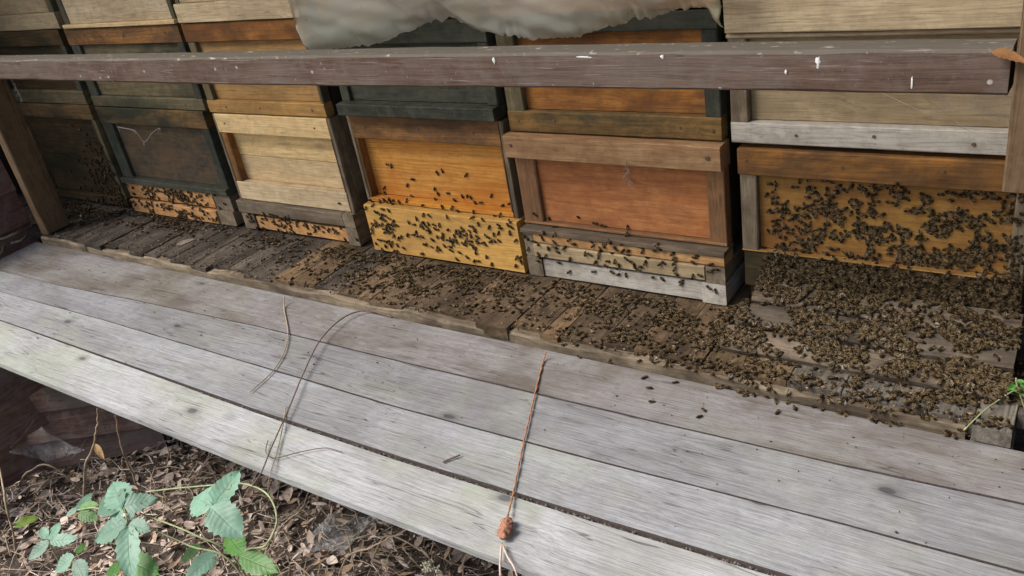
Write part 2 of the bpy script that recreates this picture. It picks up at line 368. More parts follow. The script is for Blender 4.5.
# ------------------------------------------------------------------ fold-down flap of four silver boards
def interp(pts, x):
    if x <= pts[0][0]: return pts[0][1]
    for (a, b), (c, e) in zip(pts, pts[1:]):
        if x <= c: return b + (e - b) * (x - a) / (c - a)
    return pts[-1][1]
E0 = [(-1.9, -0.2425), (1.6, -0.2425)]
E1 = [(-1.84, -0.425), (-1.4, -0.420), (-0.98, -0.399), (-0.57, -0.384), (-0.1, -0.383), (0.377, -0.377), (0.8, -0.369), (1.05, -0.358), (1.5, -0.352)]
E2 = [(-1.84, -0.512), (-1.02, -0.506), (-0.43, -0.510), (0.0, -0.515), (0.446, -0.506), (0.83, -0.493), (1.06, -0.489), (1.5, -0.482)]
E3 = [(-1.84, -0.610), (-1.22, -0.617), (-0.28, -0.635), (0.11, -0.636), (0.51, -0.628), (0.79, -0.62), (1.5, -0.61)]
E4 = [(-1.84, -0.74), (-1.12, -0.747), (-0.11, -0.760), (0.49, -0.759), (1.5, -0.755)]
GAP = [(0, 0), (0.001, 0.0036), (0.003, 0.0052), (0.0018, 0.0098), (0, 0)]
FZ = -0.030
def build_flap():
    t = thing('folding_flap', (-0.2, -0.5, FZ - 0.03), 'long silver grey flap of four weathered boards below the bee ledge', 'flap')
    EE = [E0, E1, E2, E3, E4]
    for i in range(4):
        up, dn = EE[i], EE[i + 1]
        def g(k, x):
            a, b = GAP[k]; s = max(0.0, min(1.0, (x + 1.5) / 1.6)); return (a + (b - a) * s) / 2 + 0.0005 * noise.noise((x * 25, k, 2))
        x0, x1 = -1.845 + [0.0, 0.012, -0.006, 0.004][i], 1.42
        V = []; F = []; n = 130; m = 6; cx = (x0 + x1) / 2; cy = (interp(up, 0) + interp(dn, 0)) / 2
        th = 0.016
        for a in range(n + 1):
            x = x0 + (x1 - x0) * a / n
            yu = interp(up, x) - g(i, x); yd = interp(dn, x) + g(i + 1, x)
            ring = []
            for b in range(m + 1):
                s = b / m
                y = yu + (yd - yu) * s
                cup = -0.0014 * (1 - (2 * s - 1) ** 2) + 0.0012 * noise.noise((x * 2.2, i * 7 + s, 0)) + 0.0006 * noise.noise((x * 9, y * 40, 4))
                edge = -0.0006 if b in (0, m) else 0
                yy = y + ((-0.0012 if b == 0 else 0.0012 if b == m else 0))
                ring.append((x - cx, y - cy, cup + edge - [0, 0.001, 0.0, 0.0015][i]))
            ring.append((x - cx, yd - cy, -th)); ring.append((x - cx, yu - cy, -th))
            V += ring
        k = m + 3
        for a in range(n):
            for b in range(k):
                c = (b + 1) % k
                F.append((a * k + b, a * k + c, (a + 1) * k + c, (a + 1) * k + b))
        fm = []
        for a in range(n):
            for b in range(k): fm.append(1 if (b == k - 1 or (b == m and i < 3)) else 0)
        fm += [0, 0]
        F.append(tuple(range(k))); F.append(tuple(n * k + b for b in reversed(range(k))))
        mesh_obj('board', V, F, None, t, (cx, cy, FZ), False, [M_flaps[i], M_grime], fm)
    for xx in (-1.55, -0.75, 0.05, 0.95):
        timber('batten', xx, xx + 0.07, -0.735, -0.26, FZ - 0.0455, FZ - 0.0185, 'y', M_shade['y'], t, seg=0.1)
    # legs that prop the flap
    for xx in (-1.5, 1.0):
        timber('prop', xx, xx + 0.05, -0.60, -0.55, gz(xx, -0.57) - 0.03, FZ - 0.046, 'z', M_shade['z'], t, seg=0.1)
    # grit packed in the gaps
    N = NT('gap_grit'); P, R, OC = N.coords(); b_ = N.noise(P, 420, 3, 0.7)
    N.l(N.mix(N.ramp(b_, [(0.35, 0.0), (0.65, 1.0)]), (0.05, 0.04, 0.036), (0.20, 0.175, 0.16)), N.b.inputs['Base Color']); N.b.inputs['Roughness'].default_value = 1
    mb = MB()
    for gi, EE_ in ((1, E1), (2, E2), (3, E3)):
        x = -1.5
        while x < 1.4:
            y = interp(EE_, x); w_ = 0.0035 + 0.001 * gi
            c = Vector((x, y + rnd.uniform(-w_, w_) * .7, FZ - 0.0085 + rnd.uniform(-0.003, 0.002)))
            r = rnd.uniform(0.0022, 0.0042)
            vs = [c + Vector((r * rnd.uniform(.7, 1.3), 0, 0)), c + Vector((0, r * rnd.uniform(.6, 1), 0)), c - Vector((r * rnd.uniform(.7, 1.3), 0, 0)), c - Vector((0, r, 0)), c + Vector((0, 0, r * .8)), c - Vector((0, 0, r * .8))]
            mb.add(vs, [(0, 1, 4), (1, 2, 4), (2, 3, 4), (3, 0, 4), (1, 0, 5), (2, 1, 5), (3, 2, 5), (0, 3, 5)])
            x += 0.0022
    o = mb.build('grit', [N.mat], t, (0, -0.5, FZ)); o['kind'] = 'stuff'
build_flap()

# ------------------------------------------------------------------ rail and posts
def build_rail():
    t = thing('front_rail', (-1.78, -0.2, 0), 'purple brown wooden rail on posts running across in front of the hives', 'railing')
    timber('rail', -2.4, 0.962, -0.24, -0.186, 0.522, 0.582, 'x', M_rail, t, ch=0.004, wob=0.0012, seg=0.06,
           edge=lambda x: (0, 0, 0.002 * math.sin(x * 3), 0.0015 * math.sin(x * 2.1 + 1)))
    timber('post', -1.79, -1.75, -0.238, -0.153, 0.004, 0.5205, 'z', M_post, t, ch=0.003, wob=0.0012, seg=0.05)
    timber('post', 0.968, 1.03, -0.244, -0.19, 0.394, 1.42, 'z', M_post, t, ch=0.003, wob=0.001, seg=0.05)['label'] = 'brown upright whose lower end stops short above the right hive'
build_rail()

# ------------------------------------------------------------------ hives
def box_body(name, label, x0, x1, z0, z1, yb=0.46, group=None, front=0.0):
    t = thing(name, ((x0 + x1) / 2, front, z0), label, 'hive box', group); t['_f'] = 0
    del t['_f']
    return t
G_LOW, G_UP, G_TOP, G_FL = 'lower hive boxes in a row', 'middle hive boxes in a row', 'topmost hive boxes in a row', 'hive floors on the plank ledge'
def framed(name, label, group, x0, x1, z0, z1, mp, mt, mb_, ms, mside, top, bot, stile_l, stile_r, y=0.0, recess=0.016, proud_t=0.0, proud_b=0.0, depth=0.47, nb=1, mstr=None, over=0.0, cap=None):
    """a hive box seen from the front: recessed panel boards, top and bottom rails, two stiles, side panels"""
    t = box_body(name, label, x0, x1, z0, z1, group=group, front=y)
    e = 0.0012
    zt, zb = z1 - top, z0 + bot
    timber('top_rail', x0 - over, x1 + over, y - proud_t, y + 0.028, zt, z1 - 0.001, 'x', mt['x'], t, seg=0.08)
    timber('bottom_rail', x0 + e, x1 - e, y - proud_b, y + 0.03, z0 + 0.001, zb, 'x', mb_['x'], t, seg=0.08)
    mstr = mstr or ms
    if cap:     # thin side boards running the full height at both edges
        for a_, b_ in ((x0 - 0.011, x0 - 0.0006), (x1 + 0.0006, x1 + 0.0125)):
            timber('edge_board', a_, b_, y + 0.001, y + depth - 0.03, z0 + 0.001, z1 - 0.002, 'z', cap['z'], t, seg=0.06)
    timber('stile', x0 + e, x0 + stile_l, y + e * 1.5, y + 0.03, zb + 0.0008, zt - 0.0008, 'z', mstr['z'], t, seg=0.06)
    timber('stile', x1 - stile_r, x1 - e, y + e * 1.5, y + 0.03, zb + 0.0008, zt - 0.0008, 'z', ms['z'], t, seg=0.06)
    h = (zt - zb) / nb
    for i in range(nb):
        timber('panel', x0 + stile_l + 0.0006, x1 - stile_r - 0.0006, y + recess, y + 0.034, zb + i * h + 0.0008, zb + (i + 1) * h - 0.0006, 'x', mp['x'], t, ch=0.001, wob=0.0004, seg=0.08)
    for a, b in ((x0 + 0.003, x0 + 0.022), (x1 - 0.022, x1 - 0.003)):
        timber('side_panel', a, b, y + 0.036, y + depth, z0 + 0.002, z1 - 0.002, 'y', mside['y'], t, seg=0.12)
    timber('back_panel', x0 + 0.024, x1 - 0.024, y + depth - 0.02, y + depth - 0.002, z0 + 0.002, z1 - 0.002, 'x', mside['x'], t, seg=0.3)
    timber('lid', x0 + 0.024, x1 - 0.024, y + 0.04, y + depth - 0.022, z1 - 0.012, z1 - 0.003, 'x', mside['x'], t, seg=0.3)
    return t
def screw(t, x, y, z, r=0.004):
    V = []; F = []
    for k in range(10):
        a = k * math.pi / 5; V.append((r * math.cos(a), 0, r * math.sin(a)))
    for k in range(10):
        a = k * math.pi / 5; V.append((r * .8 * math.cos(a), -0.0012, r * .8 * math.sin(a)))
    F = [(k, (k + 1) % 10, 10 + (k + 1) % 10, 10 + k) for k in range(10)] + [tuple(range(10, 20))]
    mesh_obj('screw', V, F, M_iron, t, (x, y, z))

# --- hive one (far left, in the dark)
t = framed('hive_box', 'shade-darkened brown box standing furthest left behind the post', G_LOW, -2.12, -1.635, 0.008, 0.365, M_dusk, M_greenbrown, M_dusk, M_greygreen, M_dusk, 0.05, 0.03, 0.03, 0.022, recess=0.014, nb=2)
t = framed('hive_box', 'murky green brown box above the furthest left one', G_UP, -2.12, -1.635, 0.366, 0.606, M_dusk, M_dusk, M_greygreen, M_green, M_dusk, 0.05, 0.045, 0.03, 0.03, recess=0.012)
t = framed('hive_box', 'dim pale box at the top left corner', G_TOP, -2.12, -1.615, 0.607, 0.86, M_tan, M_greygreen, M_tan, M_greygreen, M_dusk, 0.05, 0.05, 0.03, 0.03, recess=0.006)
def nails(t, pts, y):
    for x, z in pts: screw(t, x, y, z, rnd.uniform(.0026, .0038))
# --- hive two (dark green)
t = framed('hive_box', 'dark green stained box with worn brown top board', G_LOW, -1.60, -1.055, 0.104, 0.362, M_char, M_greenbrown, M_green, M_green, M_green, 0.054, 0.02, 0.055, 0.035, recess=0.014, proud_b=0.012)
f = thing('hive_floor', (-1.31, 0, 0), 'hive floor with two orange strips under the dark green box', 'hive floor', G_FL)
timber('strip', -1.59, -1.142, -0.004, 0.02, 0.054, 0.1025, 'x', M_peach['x'], f, seg=0.05)
timber('strip', -1.59, -1.142, -0.012, 0.02, 0.004, 0.0475, 'x', M_peach['x'], f, seg=0.05)
timber('end_block', -1.140, -1.062, -0.002, 0.45, 0.0515, 0.1025, 'y', M_grey['y'], f, seg=0.06)
timber('end_block', -1.140, -1.062, -0.008, 0.45, 0.004, 0.050, 'y', M_grey['y'], f, seg=0.06)
timber('end_block', -1.59, -1.53, 0.021, 0.45, 0.004, 0.1025, 'y', M_shade['y'], f, seg=0.06)
t = framed('hive_box', 'grey green box with brown knotty top board above the dark green one', G_UP, -1.60, -1.035, 0.363, 0.606, M_greygreen, M_brown, M_greygreen, M_green, M_green, 0.05, 0.034, 0.045, 0.03, recess=0.012, mstr=M_green)
nails(t, [(-1.50, .382), (-1.42, .379), (-1.12, .380), (-1.50, .585), (-1.30, .58), (-1.10, .585)], -0.0006)
t = framed('hive_box', 'pale yellowed box above the knotty brown top board', G_TOP, -1.585, -1.03, 0.607, 0.87, M_pale, M_pale, M_cream, M_greygreen, M_dusk, 0.05, 0.012, 0.03, 0.02, recess=0.004, proud_b=0.008)
# --- hive three (cream)
t = framed('hive_box', 'cream pine box with a recessed panel, third from the left', G_LOW, -1.006, -0.560, 0.0965, 0.3575, M_cream, M_cream, M_pale, M_grey, M_shade, 0.056, 0.056, 0.026, 0.006, recess=0.024, nb=2, mstr=M_brown, cap=M_grey)
for xx in (-0.97, -0.61): screw(t, xx, -0.0005, 0.33, 0.003)
f = thing('hive_floor', (-0.79, 0, 0), 'grey hive floor with a low orange entrance strip under the cream box', 'hive floor', G_FL)
timber('strip', -1.022, -0.588, -0.012, 0.03, 0.0575, 0.0955, 'x', M_grey['x'], f, seg=0.05)
timber('strip', -0.965, -0.588, -0.003, 0.02, 0.006, 0.046, 'x', M_peach['x'], f, seg=0.05)
timber('end_block', -1.02, -0.967, -0.008, 0.45, 0.004, 0.0565, 'y', M_grey['y'], f, seg=0.06)
timber('end_block', -0.586, -0.545, -0.012, 0.45, 0.058, 0.0955, 'y', M_grey['y'], f, seg=0.06)
timber('end_block', -0.586, -0.545, -0.012, 0.45, 0.004, 0.0565, 'y', M_grey['y'], f, seg=0.06)
t = framed('hive_box', 'ochre box with nailed bottom board above the cream one', G_UP, -1.018, -0.552, 0.359, 0.606, M_ochre, M_orange, M_ochre, M_greygreen, M_shade, 0.05, 0.036, 0.032, 0.012, recess=0.014, mstr=M_greygreen)
for xx in (-0.94, -0.8, -0.6): screw(t, xx, -0.0005, 0.378, 0.003)
t = framed('hive_box', 'pale pine box touching the left end of the plastic sheet', G_TOP, -1.015, -0.545, 0.6075, 0.87, M_pale, M_pale, M_pale, M_greygreen, M_dusk, 0.05, 0.05, 0.02, 0.02, recess=0.004, proud_b=0.006)
# --- hive four (honey yellow)
t = framed('hive_box', 'honey yellow box with orange recessed panel, fourth from the left', G_LOW, -0.476, -0.027, 0.137, 0.371, M_yellow, M_brown, M_yellow, M_brown, M_shade, 0.061, 0.012, 0.008, 0.006, recess=0.026, mstr=M_brown, cap=M_grey)
for xx in (-0.43, -0.26, -0.10): screw(t, xx, -0.0005, 0.34, 0.004)
f = thing('hive_floor', (-0.25, 0, 0), 'bright lemon yellow board crowded with bees under the honey box', 'hive floor', G_FL)
timber('strip', -0.487, -0.010, -0.018, 0.012, 0.004, 0.1355, 'x', M_lemon['x'], f, seg=0.05)
timber('end_block', -0.042, -0.012, 0.013, 0.45, 0.004, 0.1355, 'y', M_lemon['y'], f, seg=0.06)
timber('end_block', -0.487, -0.457, 0.013, 0.45, 0.004, 0.1355, 'y', M_shade['y'], f, seg=0.06)
t = framed('hive_box', 'blackish green box with a proud bottom rim above the honey one', G_UP, -0.487, -0.016, 0.374, 0.59, M_green, M_green, M_green, M_green, M_green, 0.05, 0.030, 0.03, 0.03, recess=0.010, proud_b=0.022)
t = framed('hive_box', 'box wrapped in dirty plastic sheet above the blackish green one', G_TOP, -0.487, -0.016, 0.592, 0.87, M_greygreen, M_pale, M_brown, M_greygreen, M_dusk, 0.05, 0.05, 0.03, 0.03, recess=0.006)
# --- hive five (red brown)
t = framed('hive_box', 'red brown box with a proud screwed top rail, second from the right', G_LOW, 0.0, 0.483, 0.1265, 0.346, M_red, M_topred, M_redgrey, M_redgrey, M_shade, 0.051, 0.008, 0.052, 0.037, recess=0.012, proud_t=0.022, over=0.003)
screw(t, 0.462, -0.0228, 0.322, 0.005); screw(t, 0.015, -0.0228, 0.324, 0.004)
f = thing('hive_floor', (0.24, 0, 0), 'layered hive floor with orange, cream and white strips under the red brown box', 'hive floor', G_FL)
timber('ledge', 0.002, 0.484, -0.024, 0.03, 0.1145, 0.1252, 'x', M_grey['x'], f, seg=0.05)
timber('strip', 0.030, 0.482, -0.018, 0.03, 0.0905, 0.1135, 'x', M_topred['x'], f, seg=0.05)
timber('strip', 0.030, 0.440, -0.022, 0.03, 0.056, 0.089, 'x', M_tan['x'], f, seg=0.05)
timber('strip', 0.045, 0.430, -0.015, 0.03, 0.004, 0.048, 'x', M_white['x'], f, seg=0.05)
timber('end_block', 0.004, 0.0285, -0.018, 0.45, 0.056, 0.1135, 'y', M_grey['y'], f, seg=0.05)
timber('end_block', 0.004, 0.0435, -0.018, 0.45, 0.004, 0.0545, 'y', M_grey['y'], f, seg=0.05)
timber('end_block', 0.4415, 0.483, -0.020, 0.45, 0.052, 0.089, 'y', M_grey['y'], f, seg=0.05)
timber('end_block', 0.4315, 0.483, -0.020, 0.45, 0.004, 0.0505, 'y', M_white['y'], f, seg=0.05)
t = framed('hive_box', 'orange panelled box with green frame above the red brown one', G_UP, 0.004, 0.484, 0.3475, 0.59, M_orange, M_green, M_greenbrown, M_green, M_green, 0.035, 0.046, 0.045, 0.032, recess=0.016, mstr=M_greygreen)
nails(t, [(0.03, .372), (0.12, .376), (0.40, .372), (0.466, .368)], -0.0006)
t = framed('hive_box', 'orange brown box partly hidden by the plastic sheet', G_TOP, 0.004, 0.484, 0.592, 0.87, M_orange, M_red, M_red, M_redgrey, M_dusk, 0.05, 0.05, 0.03, 0.03, recess=0.006)
# --- hive six (right)
t = framed('hive_box', 'amber box crawling with bees, at the far right', G_LOW, 0.512, 0.992, 0.124, 0.338, M_amber, M_brown, M_amber, M_grey, M_shade, 0.052, 0.004, 0.033, 0.025, recess=0.014, proud_t=0.004)
nails(t, [(0.528, .315), (0.70, .312), (0.86, .316)], -0.0046)
f = thing('hive_floor', (0.75, 0, 0), 'black hive floor with grey landing boards under the amber box', 'hive floor', G_FL)
timber('strip', 0.515, 0.992, 0.004, 0.03, 0.045, 0.1225, 'x', M_dusk['x'], f, seg=0.05)
timber('end_block', 0.515, 0.545, 0.031, 0.45, 0.004, 0.1225, 'y', M_shade['y'], f, seg=0.06)
timber('end_block', 0.962, 0.992, 0.031, 0.45, 0.004, 0.1225, 'y', M_shade['y'], f, seg=0.06)
ya = [-0.172, -0.115, -0.058, 0.003]
for i in range(3):
    zc = 0.016 + 0.021 * i
    b = timber('landing_board', 0.528 + 0.01 * i, 1.0, ya[i] + 0.001, ya[i + 1] - 0.001, zc - 0.012, zc + 0.004, 'x', M_land, f, ch=0.003, wob=0.003, seg=0.03)
    b.rotation_euler = (math.radians(17), 0, 0)
t = framed('hive_box', 'pale tan box behind the right end of the rail', G_UP, 0.500, 0.992, 0.346, 0.546, M_tan, M_pale, M_white, M_grey, M_shade, 0.008, 0.040, 0.034, 0.02, recess=0.018, y=0.0)
nails(t, [(0.62, .366), (0.75, .37), (0.90, .364)], -0.0006)
t = framed('hive_box', 'cream knotty box at the top right corner', G_TOP, 0.500, 1.0, 0.548, 0.80, M_pale, M_pale, M_pale, M_grey, M_shade, 0.05, 0.062, 0.034, 0.02, recess=0.004, proud_b=0.010)

def crumbs():
    cr = [plain('crumb_dark', (0.05, 0.036, 0.024), .95), plain('crumb_tan', (0.24, 0.16, 0.09), .95), plain('crumb_pale', (0.42, 0.36, 0.27), .95)]
    mb = MB()
    for k in range(2600):
        x = rnd.uniform(-1.85, 1.0); y = -0.235 + rnd.random() ** 1.3 * 0.22; r = 0.0008 + 0.0028 * rnd.random() ** 3
        if .52 < x and y > -.17: continue
        c = Vector((x, y, 0.0022)); vs = [c + Vector((r * rnd.uniform(.6, 1.6), 0, 0)), c + Vector((0, r * rnd.uniform(.5, 1.4), 0)), c - Vector((r * rnd.uniform(.6, 1.6), 0, 0)), c - Vector((0, r * rnd.uniform(.5, 1.3), 0)), c + Vector((0, 0, r * .6)), c - Vector((0, 0, .006))]
        mb.add(vs, [(0, 1, 4), (1, 2, 4), (2, 3, 4), (3, 0, 4), (1, 0, 5), (2, 1, 5), (3, 2, 5), (0, 3, 5)], rnd.choice([0, 0, 0, 1, 1]))
    for k in range(220):        # grit strewn on the flap boards
        x = rnd.uniform(-1.8, 1.2); y = -0.26 - abs(rnd.gauss(0, .14)); r = 0.0006 + 0.0016 * rnd.random() ** 3
        if y < -.74: continue
        c = Vector((x, y, FZ + 0.0006)); vs = [c + Vector((r * rnd.uniform(.6, 2.2), 0, 0)), c + Vector((0, r, 0)), c - Vector((r * rnd.uniform(.6, 2.2), 0, 0)), c - Vector((0, r, 0)), c + Vector((0, 0, r * .6)), c - Vector((0, 0, .004))]
        mb.add(vs, [(0, 1, 4), (1, 2, 4), (2, 3, 4), (3, 0, 4), (1, 0, 5), (2, 1, 5), (3, 2, 5), (0, 3, 5)], rnd.choice([0, 0, 1]))
    o = mb.build('debris', cr, None, (0, -.12, 0)); tag(o, 'brown crumbs of wax and dirt strewn on the ledge', 'debris', kind='stuff')
crumbs()

# ------------------------------------------------------------------ unseen tree added off to the right so its crown shades that end
def added_shade_tree():
    c = Vector((3.3, -1.7, 2.3)); b = Vector((3.5, -1.6, gz(3, -1.6)))
    t = thing('added_shade_tree', b, 'unseen leafy tree added right of the bee shed for its shade', 'tree')
    bark = plain('bark', (0.10, 0.08, 0.06), .9, .4, 40); trunk = MB(); trunk.add(*tube([b - Vector((0, 0, .05)), b + Vector((.03, 0, 1.2)), b + Vector((-.05, .05, 2.2)), b + Vector((0, 0, 3.4))], .11, 10, .03))
    trunk.build('trunk', [bark], t, b, True)
    limbs = MB(); crown = MB(); tips = []
    for k in range(26):
        a = rnd.uniform(0, 6.283); h = rnd.uniform(.9, 3.2); p0 = b + Vector((0, 0, h)); L = rnd.uniform(.7, 1.45)
        p1 = p0 + Vector((math.cos(a) * L * .5, math.sin(a) * L * .5, .25)); p2 = p0 + Vector((math.cos(a) * L, math.sin(a) * L, rnd.uniform(.2, .6)))
        limbs.add(*tube(smooth_path([p0, p1, p2], 4), .022, 5, .005)); tips += [p1, p2, p1.lerp(p2, .5)]
    limbs.build('limbs', [bark], t, b, True)
    for k in range(7000):
        q = rnd.choice(tips); p = q + Vector((rnd.gauss(0, .24), rnd.gauss(0, .24), rnd.gauss(0, .22)))
        if (p - CAM).length < .8: continue
        L = rnd.uniform(.05, .09); R_ = Matrix.Rotation(rnd.uniform(0, 6.28), 4, 'Z') @ Matrix.Rotation(rnd.gauss(0, .6), 4, 'X') @ Matrix.Rotation(rnd.gauss(0.3, .5), 4, 'Y')
        crown.add([p + R_ @ Vector(v) for v in ((0, 0, 0), (L * .45, L * .32, .008), (L, 0, -.01), (L * .45, -L * .32, .008))], [(0, 1, 2, 3)])
    crown.build('crown', [plain('tree_leaf', (0.06, 0.11, 0.03), .6, .4, 12)], t, b)
added_shade_tree()
# ------------------------------------------------------------------ torn plastic sheet hanging over the top boxes
def build_sheet():
    N = NT('dirty_plastic_film'); P, R, OC = N.coords()
    a = N.noise(N.mapping(P, (0.5, 1, 1)), 7, 2, 0.5, 0.3); b = N.noise(N.mapping(P, (0.4, 1, 1.2)), 5, 2, 0.5); d = N.noise(P, 70, 4, 0.7)
    c = N.mix(N.ramp(a, [(0.35, 0.0), (0.7, 1.0)]), (0.68, 0.69, 0.60), (0.62, 0.54, 0.34))
    c = N.mix(N.math('MULTIPLY', N.ramp(b, [(0.47, 0.0), (0.62, 1.0)]), 0.6), c, (0.33, 0.21, 0.09))
    c = N.mix(N.math('MULTIPLY', N.ramp(d, [(0.66, 0.0), (0.74, 1.0)]), 0.35), c, (0.15, 0.11, 0.06))
    N.l(c, N.b.inputs['Base Color']); N.b.inputs['Roughness'].default_value = 0.28; N.b.inputs['Specular IOR Level'].default_value = 0.5
    N.bump(a, 0.12, 0.008)
    tl = N.n('ShaderNodeBsdfTranslucent'); N.l(c, tl.inputs[0])
    mx = N.n('ShaderNodeMixShader'); mx.inputs[0].default_value = 0.45
    N.l(N.b.outputs[0], mx.inputs[1]); N.l(tl.outputs[0], mx.inputs[2])
    tp = N.n('ShaderNodeBsdfTransparent'); m2 = N.n('ShaderNodeMixShader'); m2.inputs[0].default_value = 0.42
    N.l(tp.outputs[0], m2.inputs[1]); N.l(mx.outputs[0], m2.inputs[2]); N.l(m2.outputs[0], N.out.inputs[0])
    prof = [(300, 30), (303, 44), (312, 51), (345, 50), (375, 45), (400, 34), (425, 24), (442, 21), (456, 24), (475, 33), (492, 37), (520, 38), (546, 41), (575, 38), (600, 30), (640, 21), (672, 13), (695, 6), (706, 12), (714, 24), (720, 29)]
    V = []; F = []; nu = 150; nv = 26
    for i in range(nu + 1):
        px = 300 + 422 * i / nu; py = interp(prof, px)
        yo = -0.075 - 0.02 * noise.noise((px * 0.012, 1, 0))
        p = aty(px, py, yo)
        p.z += 0.004 * noise.noise((px * .15, 7, 0))
        top = 0.74
        for j in range(nv + 1):
            s = j / nv
            z = p.z + (top - p.z) * s + (0.010 * noise.noise((px * .05, 3, 3)) + 0.006 * noise.noise((px * .21, 5, 3))) * (1 - s)
            y = yo - 0.02 * math.sin(s * math.pi) + (s ** 1.6) * (-0.012 - yo) + 0.02 * (1 - s) ** 3
            u = px / 422.0
            cr = noise.noise((u * 5, z * 14, 2)) * 0.009 - 0.010 * (1 - abs(2 * ((u * 7 + z * 9 + 0.6 * noise.noise((u * 4, z * 8, 1))) % 1.0) - 1)) ** 3 + noise.noise((u * 16, z * 40, 6)) * 0.003 + abs(noise.noise((u * 5 + z * 22, z * 12, 9))) * -0.010 + abs(noise.noise((u * 9 - z * 30, z * 8, 3))) * -0.006 + abs(noise.noise((u * 22 + z * 40, z * 20, 5))) * -0.0045
            V.append((p.x + 0.008 * noise.noise((u * 12, z * 22, 4)), min(-0.026, y + cr), z))
    for i in range(nu):
        for j in range(nv):
            a_ = i * (nv + 1) + j
            F.append((a_, a_ + nv + 1, a_ + nv + 2, a_ + 1))
    o = mesh_obj('plastic_sheet', V, F, N.mat, None, (0, 0, 0), True)
    m = o.modifiers.new('thick', 'SOLIDIFY'); m.thickness = 0.0004
    tag(o, 'crumpled stained plastic sheet hanging over the top hive boxes', 'plastic sheet')
build_sheet()

# ------------------------------------------------------------------ cobwebs
def web_mat(name, dens, col=(0.62, 0.62, 0.62), sc=60):
    N = NT(name); P, R, OC = N.coords()
    N.b.inputs['Base Color'].default_value = (*col, 1); N.b.inputs['Roughness'].default_value = 0.8
    n1 = N.noise(P, sc, 5, 0.75); n2 = N.noise(P, sc * 0.2, 3, 0.6)
    f = N.math('MULTIPLY', N.ramp(n1, [(0.35, 0.15), (0.7, 1.0)]), N.math('MULTIPLY', N.ramp(n2, [(0.35, 0.2), (0.65, 1.0)]), dens))
    tr = N.n('ShaderNodeBsdfTransparent'); mx = N.n('ShaderNodeMixShader')
    N.l(f, mx.inputs[0]); N.l(tr.outputs[0], mx.inputs[1]); N.l(N.b.outputs[0], mx.inputs[2]); N.l(mx.outputs[0], N.out.inputs[0])
    return N.mat
W1 = web_mat('cobweb_silk', 0.35)
W2 = web_mat('dense_cobweb_silk', 0.6)
def thread_mat():
    return plain('silk_thread', (0.38, 0.37, 0.34), 0.8, 0.2)
M_silk = thread_mat()
def web(name, label, corners, sag, mat, n=14, threads=(), parentless=True):
    """a sagging sheet web stretched between four corners plus its anchor threads"""
    A, B, C_, D = [Vector(c) for c in corners]
    t = thing(name, (A + B + C_ + D) / 4, label, 'cobweb')
    V = []; F = []; nrm = (B - A).cross(D - A).normalized()
    for i in range(n + 1):
        for j in range(n + 1):
            u, v = i / n, j / n
            # scalloped outline
            uu = u + (0.10 + 0.10 * noise.noise((v * 5, 1, A.x * 9))) * (0.5 - u) * math.sin(math.pi * v); vv = v + (0.10 + 0.10 * noise.noise((u * 5, 2, A.x * 9))) * (0.5 - v) * math.sin(math.pi * u)
            p = A * (1 - uu) * (1 - vv) + B * uu * (1 - vv) + C_ * uu * vv + D * (1 - uu) * vv
            p = p + nrm * (sag * math.sin(math.pi * u) * math.sin(math.pi * v) + 0.012 * noise.noise(p * 30)) - Vector((0, 0, abs(sag) * .6 * math.sin(math.pi * u) * math.sin(math.pi * v)))
            V.append(p - t.location)
    for i in range(n):
        for j in range(n):
            a = i * (n + 1) + j; F.append((a, a + n + 1, a + n + 2, a + 1))
    mesh_obj('sheet', V, F, mat, t, t.location, True)
    mb = MB()
    for a, b in threads:
        a, b = Vector(a), Vector(b)
        pts = [a.lerp(b, k / 6) - Vector((0, 0, 0.004 * math.sin(math.pi * k / 6))) for k in range(7)]
        mb.add(*tube(pts, 0.0002, 4))
    if threads: mb.build('thread', [M_silk], t, t.location)
    return t
web('cobweb', 'grey hammock cobweb below the right end of the rail', [(0.80, -0.20, 0.585), (0.965, -0.246, 0.592), (0.968, -0.215, 0.47), (0.86, -0.03, 0.43)], 0.02, W1,
    threads=[((0.72, -0.01, 0.47), (0.968, -0.20, 0.44)), ((0.80, -0.012, 0.42), (0.968, -0.2, 0.50)), ((0.84, -0.2, 0.522), (0.968, -0.21, 0.43))])
t_ = Vector((-1.30, 0.012, 0.31))
def strand(label, pts, r=0.0011):
    mb = MB(); mb.add(*tube(smooth_path(pts, 4), r, 5, r * 0.6))
    P0 = Vector(pts[0])
    for k in range(22):
        a = Vector(rnd.choice(pts)); mb.add(*tube([a, a + Vector((rnd.uniform(-.012, .012), rnd.uniform(-.006, 0.0), rnd.uniform(-.016, .008)))], r * .4, 4))
    o = mb.build('web_strand', [M_silk], None, P0); tag(o, label, 'cobweb')
strand('pale dusty web strand across the dark green box', [aty(118, 127, -0.004), aty(135, 131, -0.006), aty(144, 142, -0.008), aty(152, 133, -0.008), aty(159, 128, 0.004)], 0.0013)
strand('web wisp dangling below the rail beside the left post', [(-1.73, -0.152, 0.53), aty(15, 86, -0.16), aty(18, 92, -0.165), aty(21, 98, -0.17)], 0.0016)
strand('small web wisp below the top rail of the red brown box', [aty(626, 161, -0.023), aty(628, 168, -0.015), aty(627, 173, -0.008), aty(629, 179, 0.006)], 0.0009)

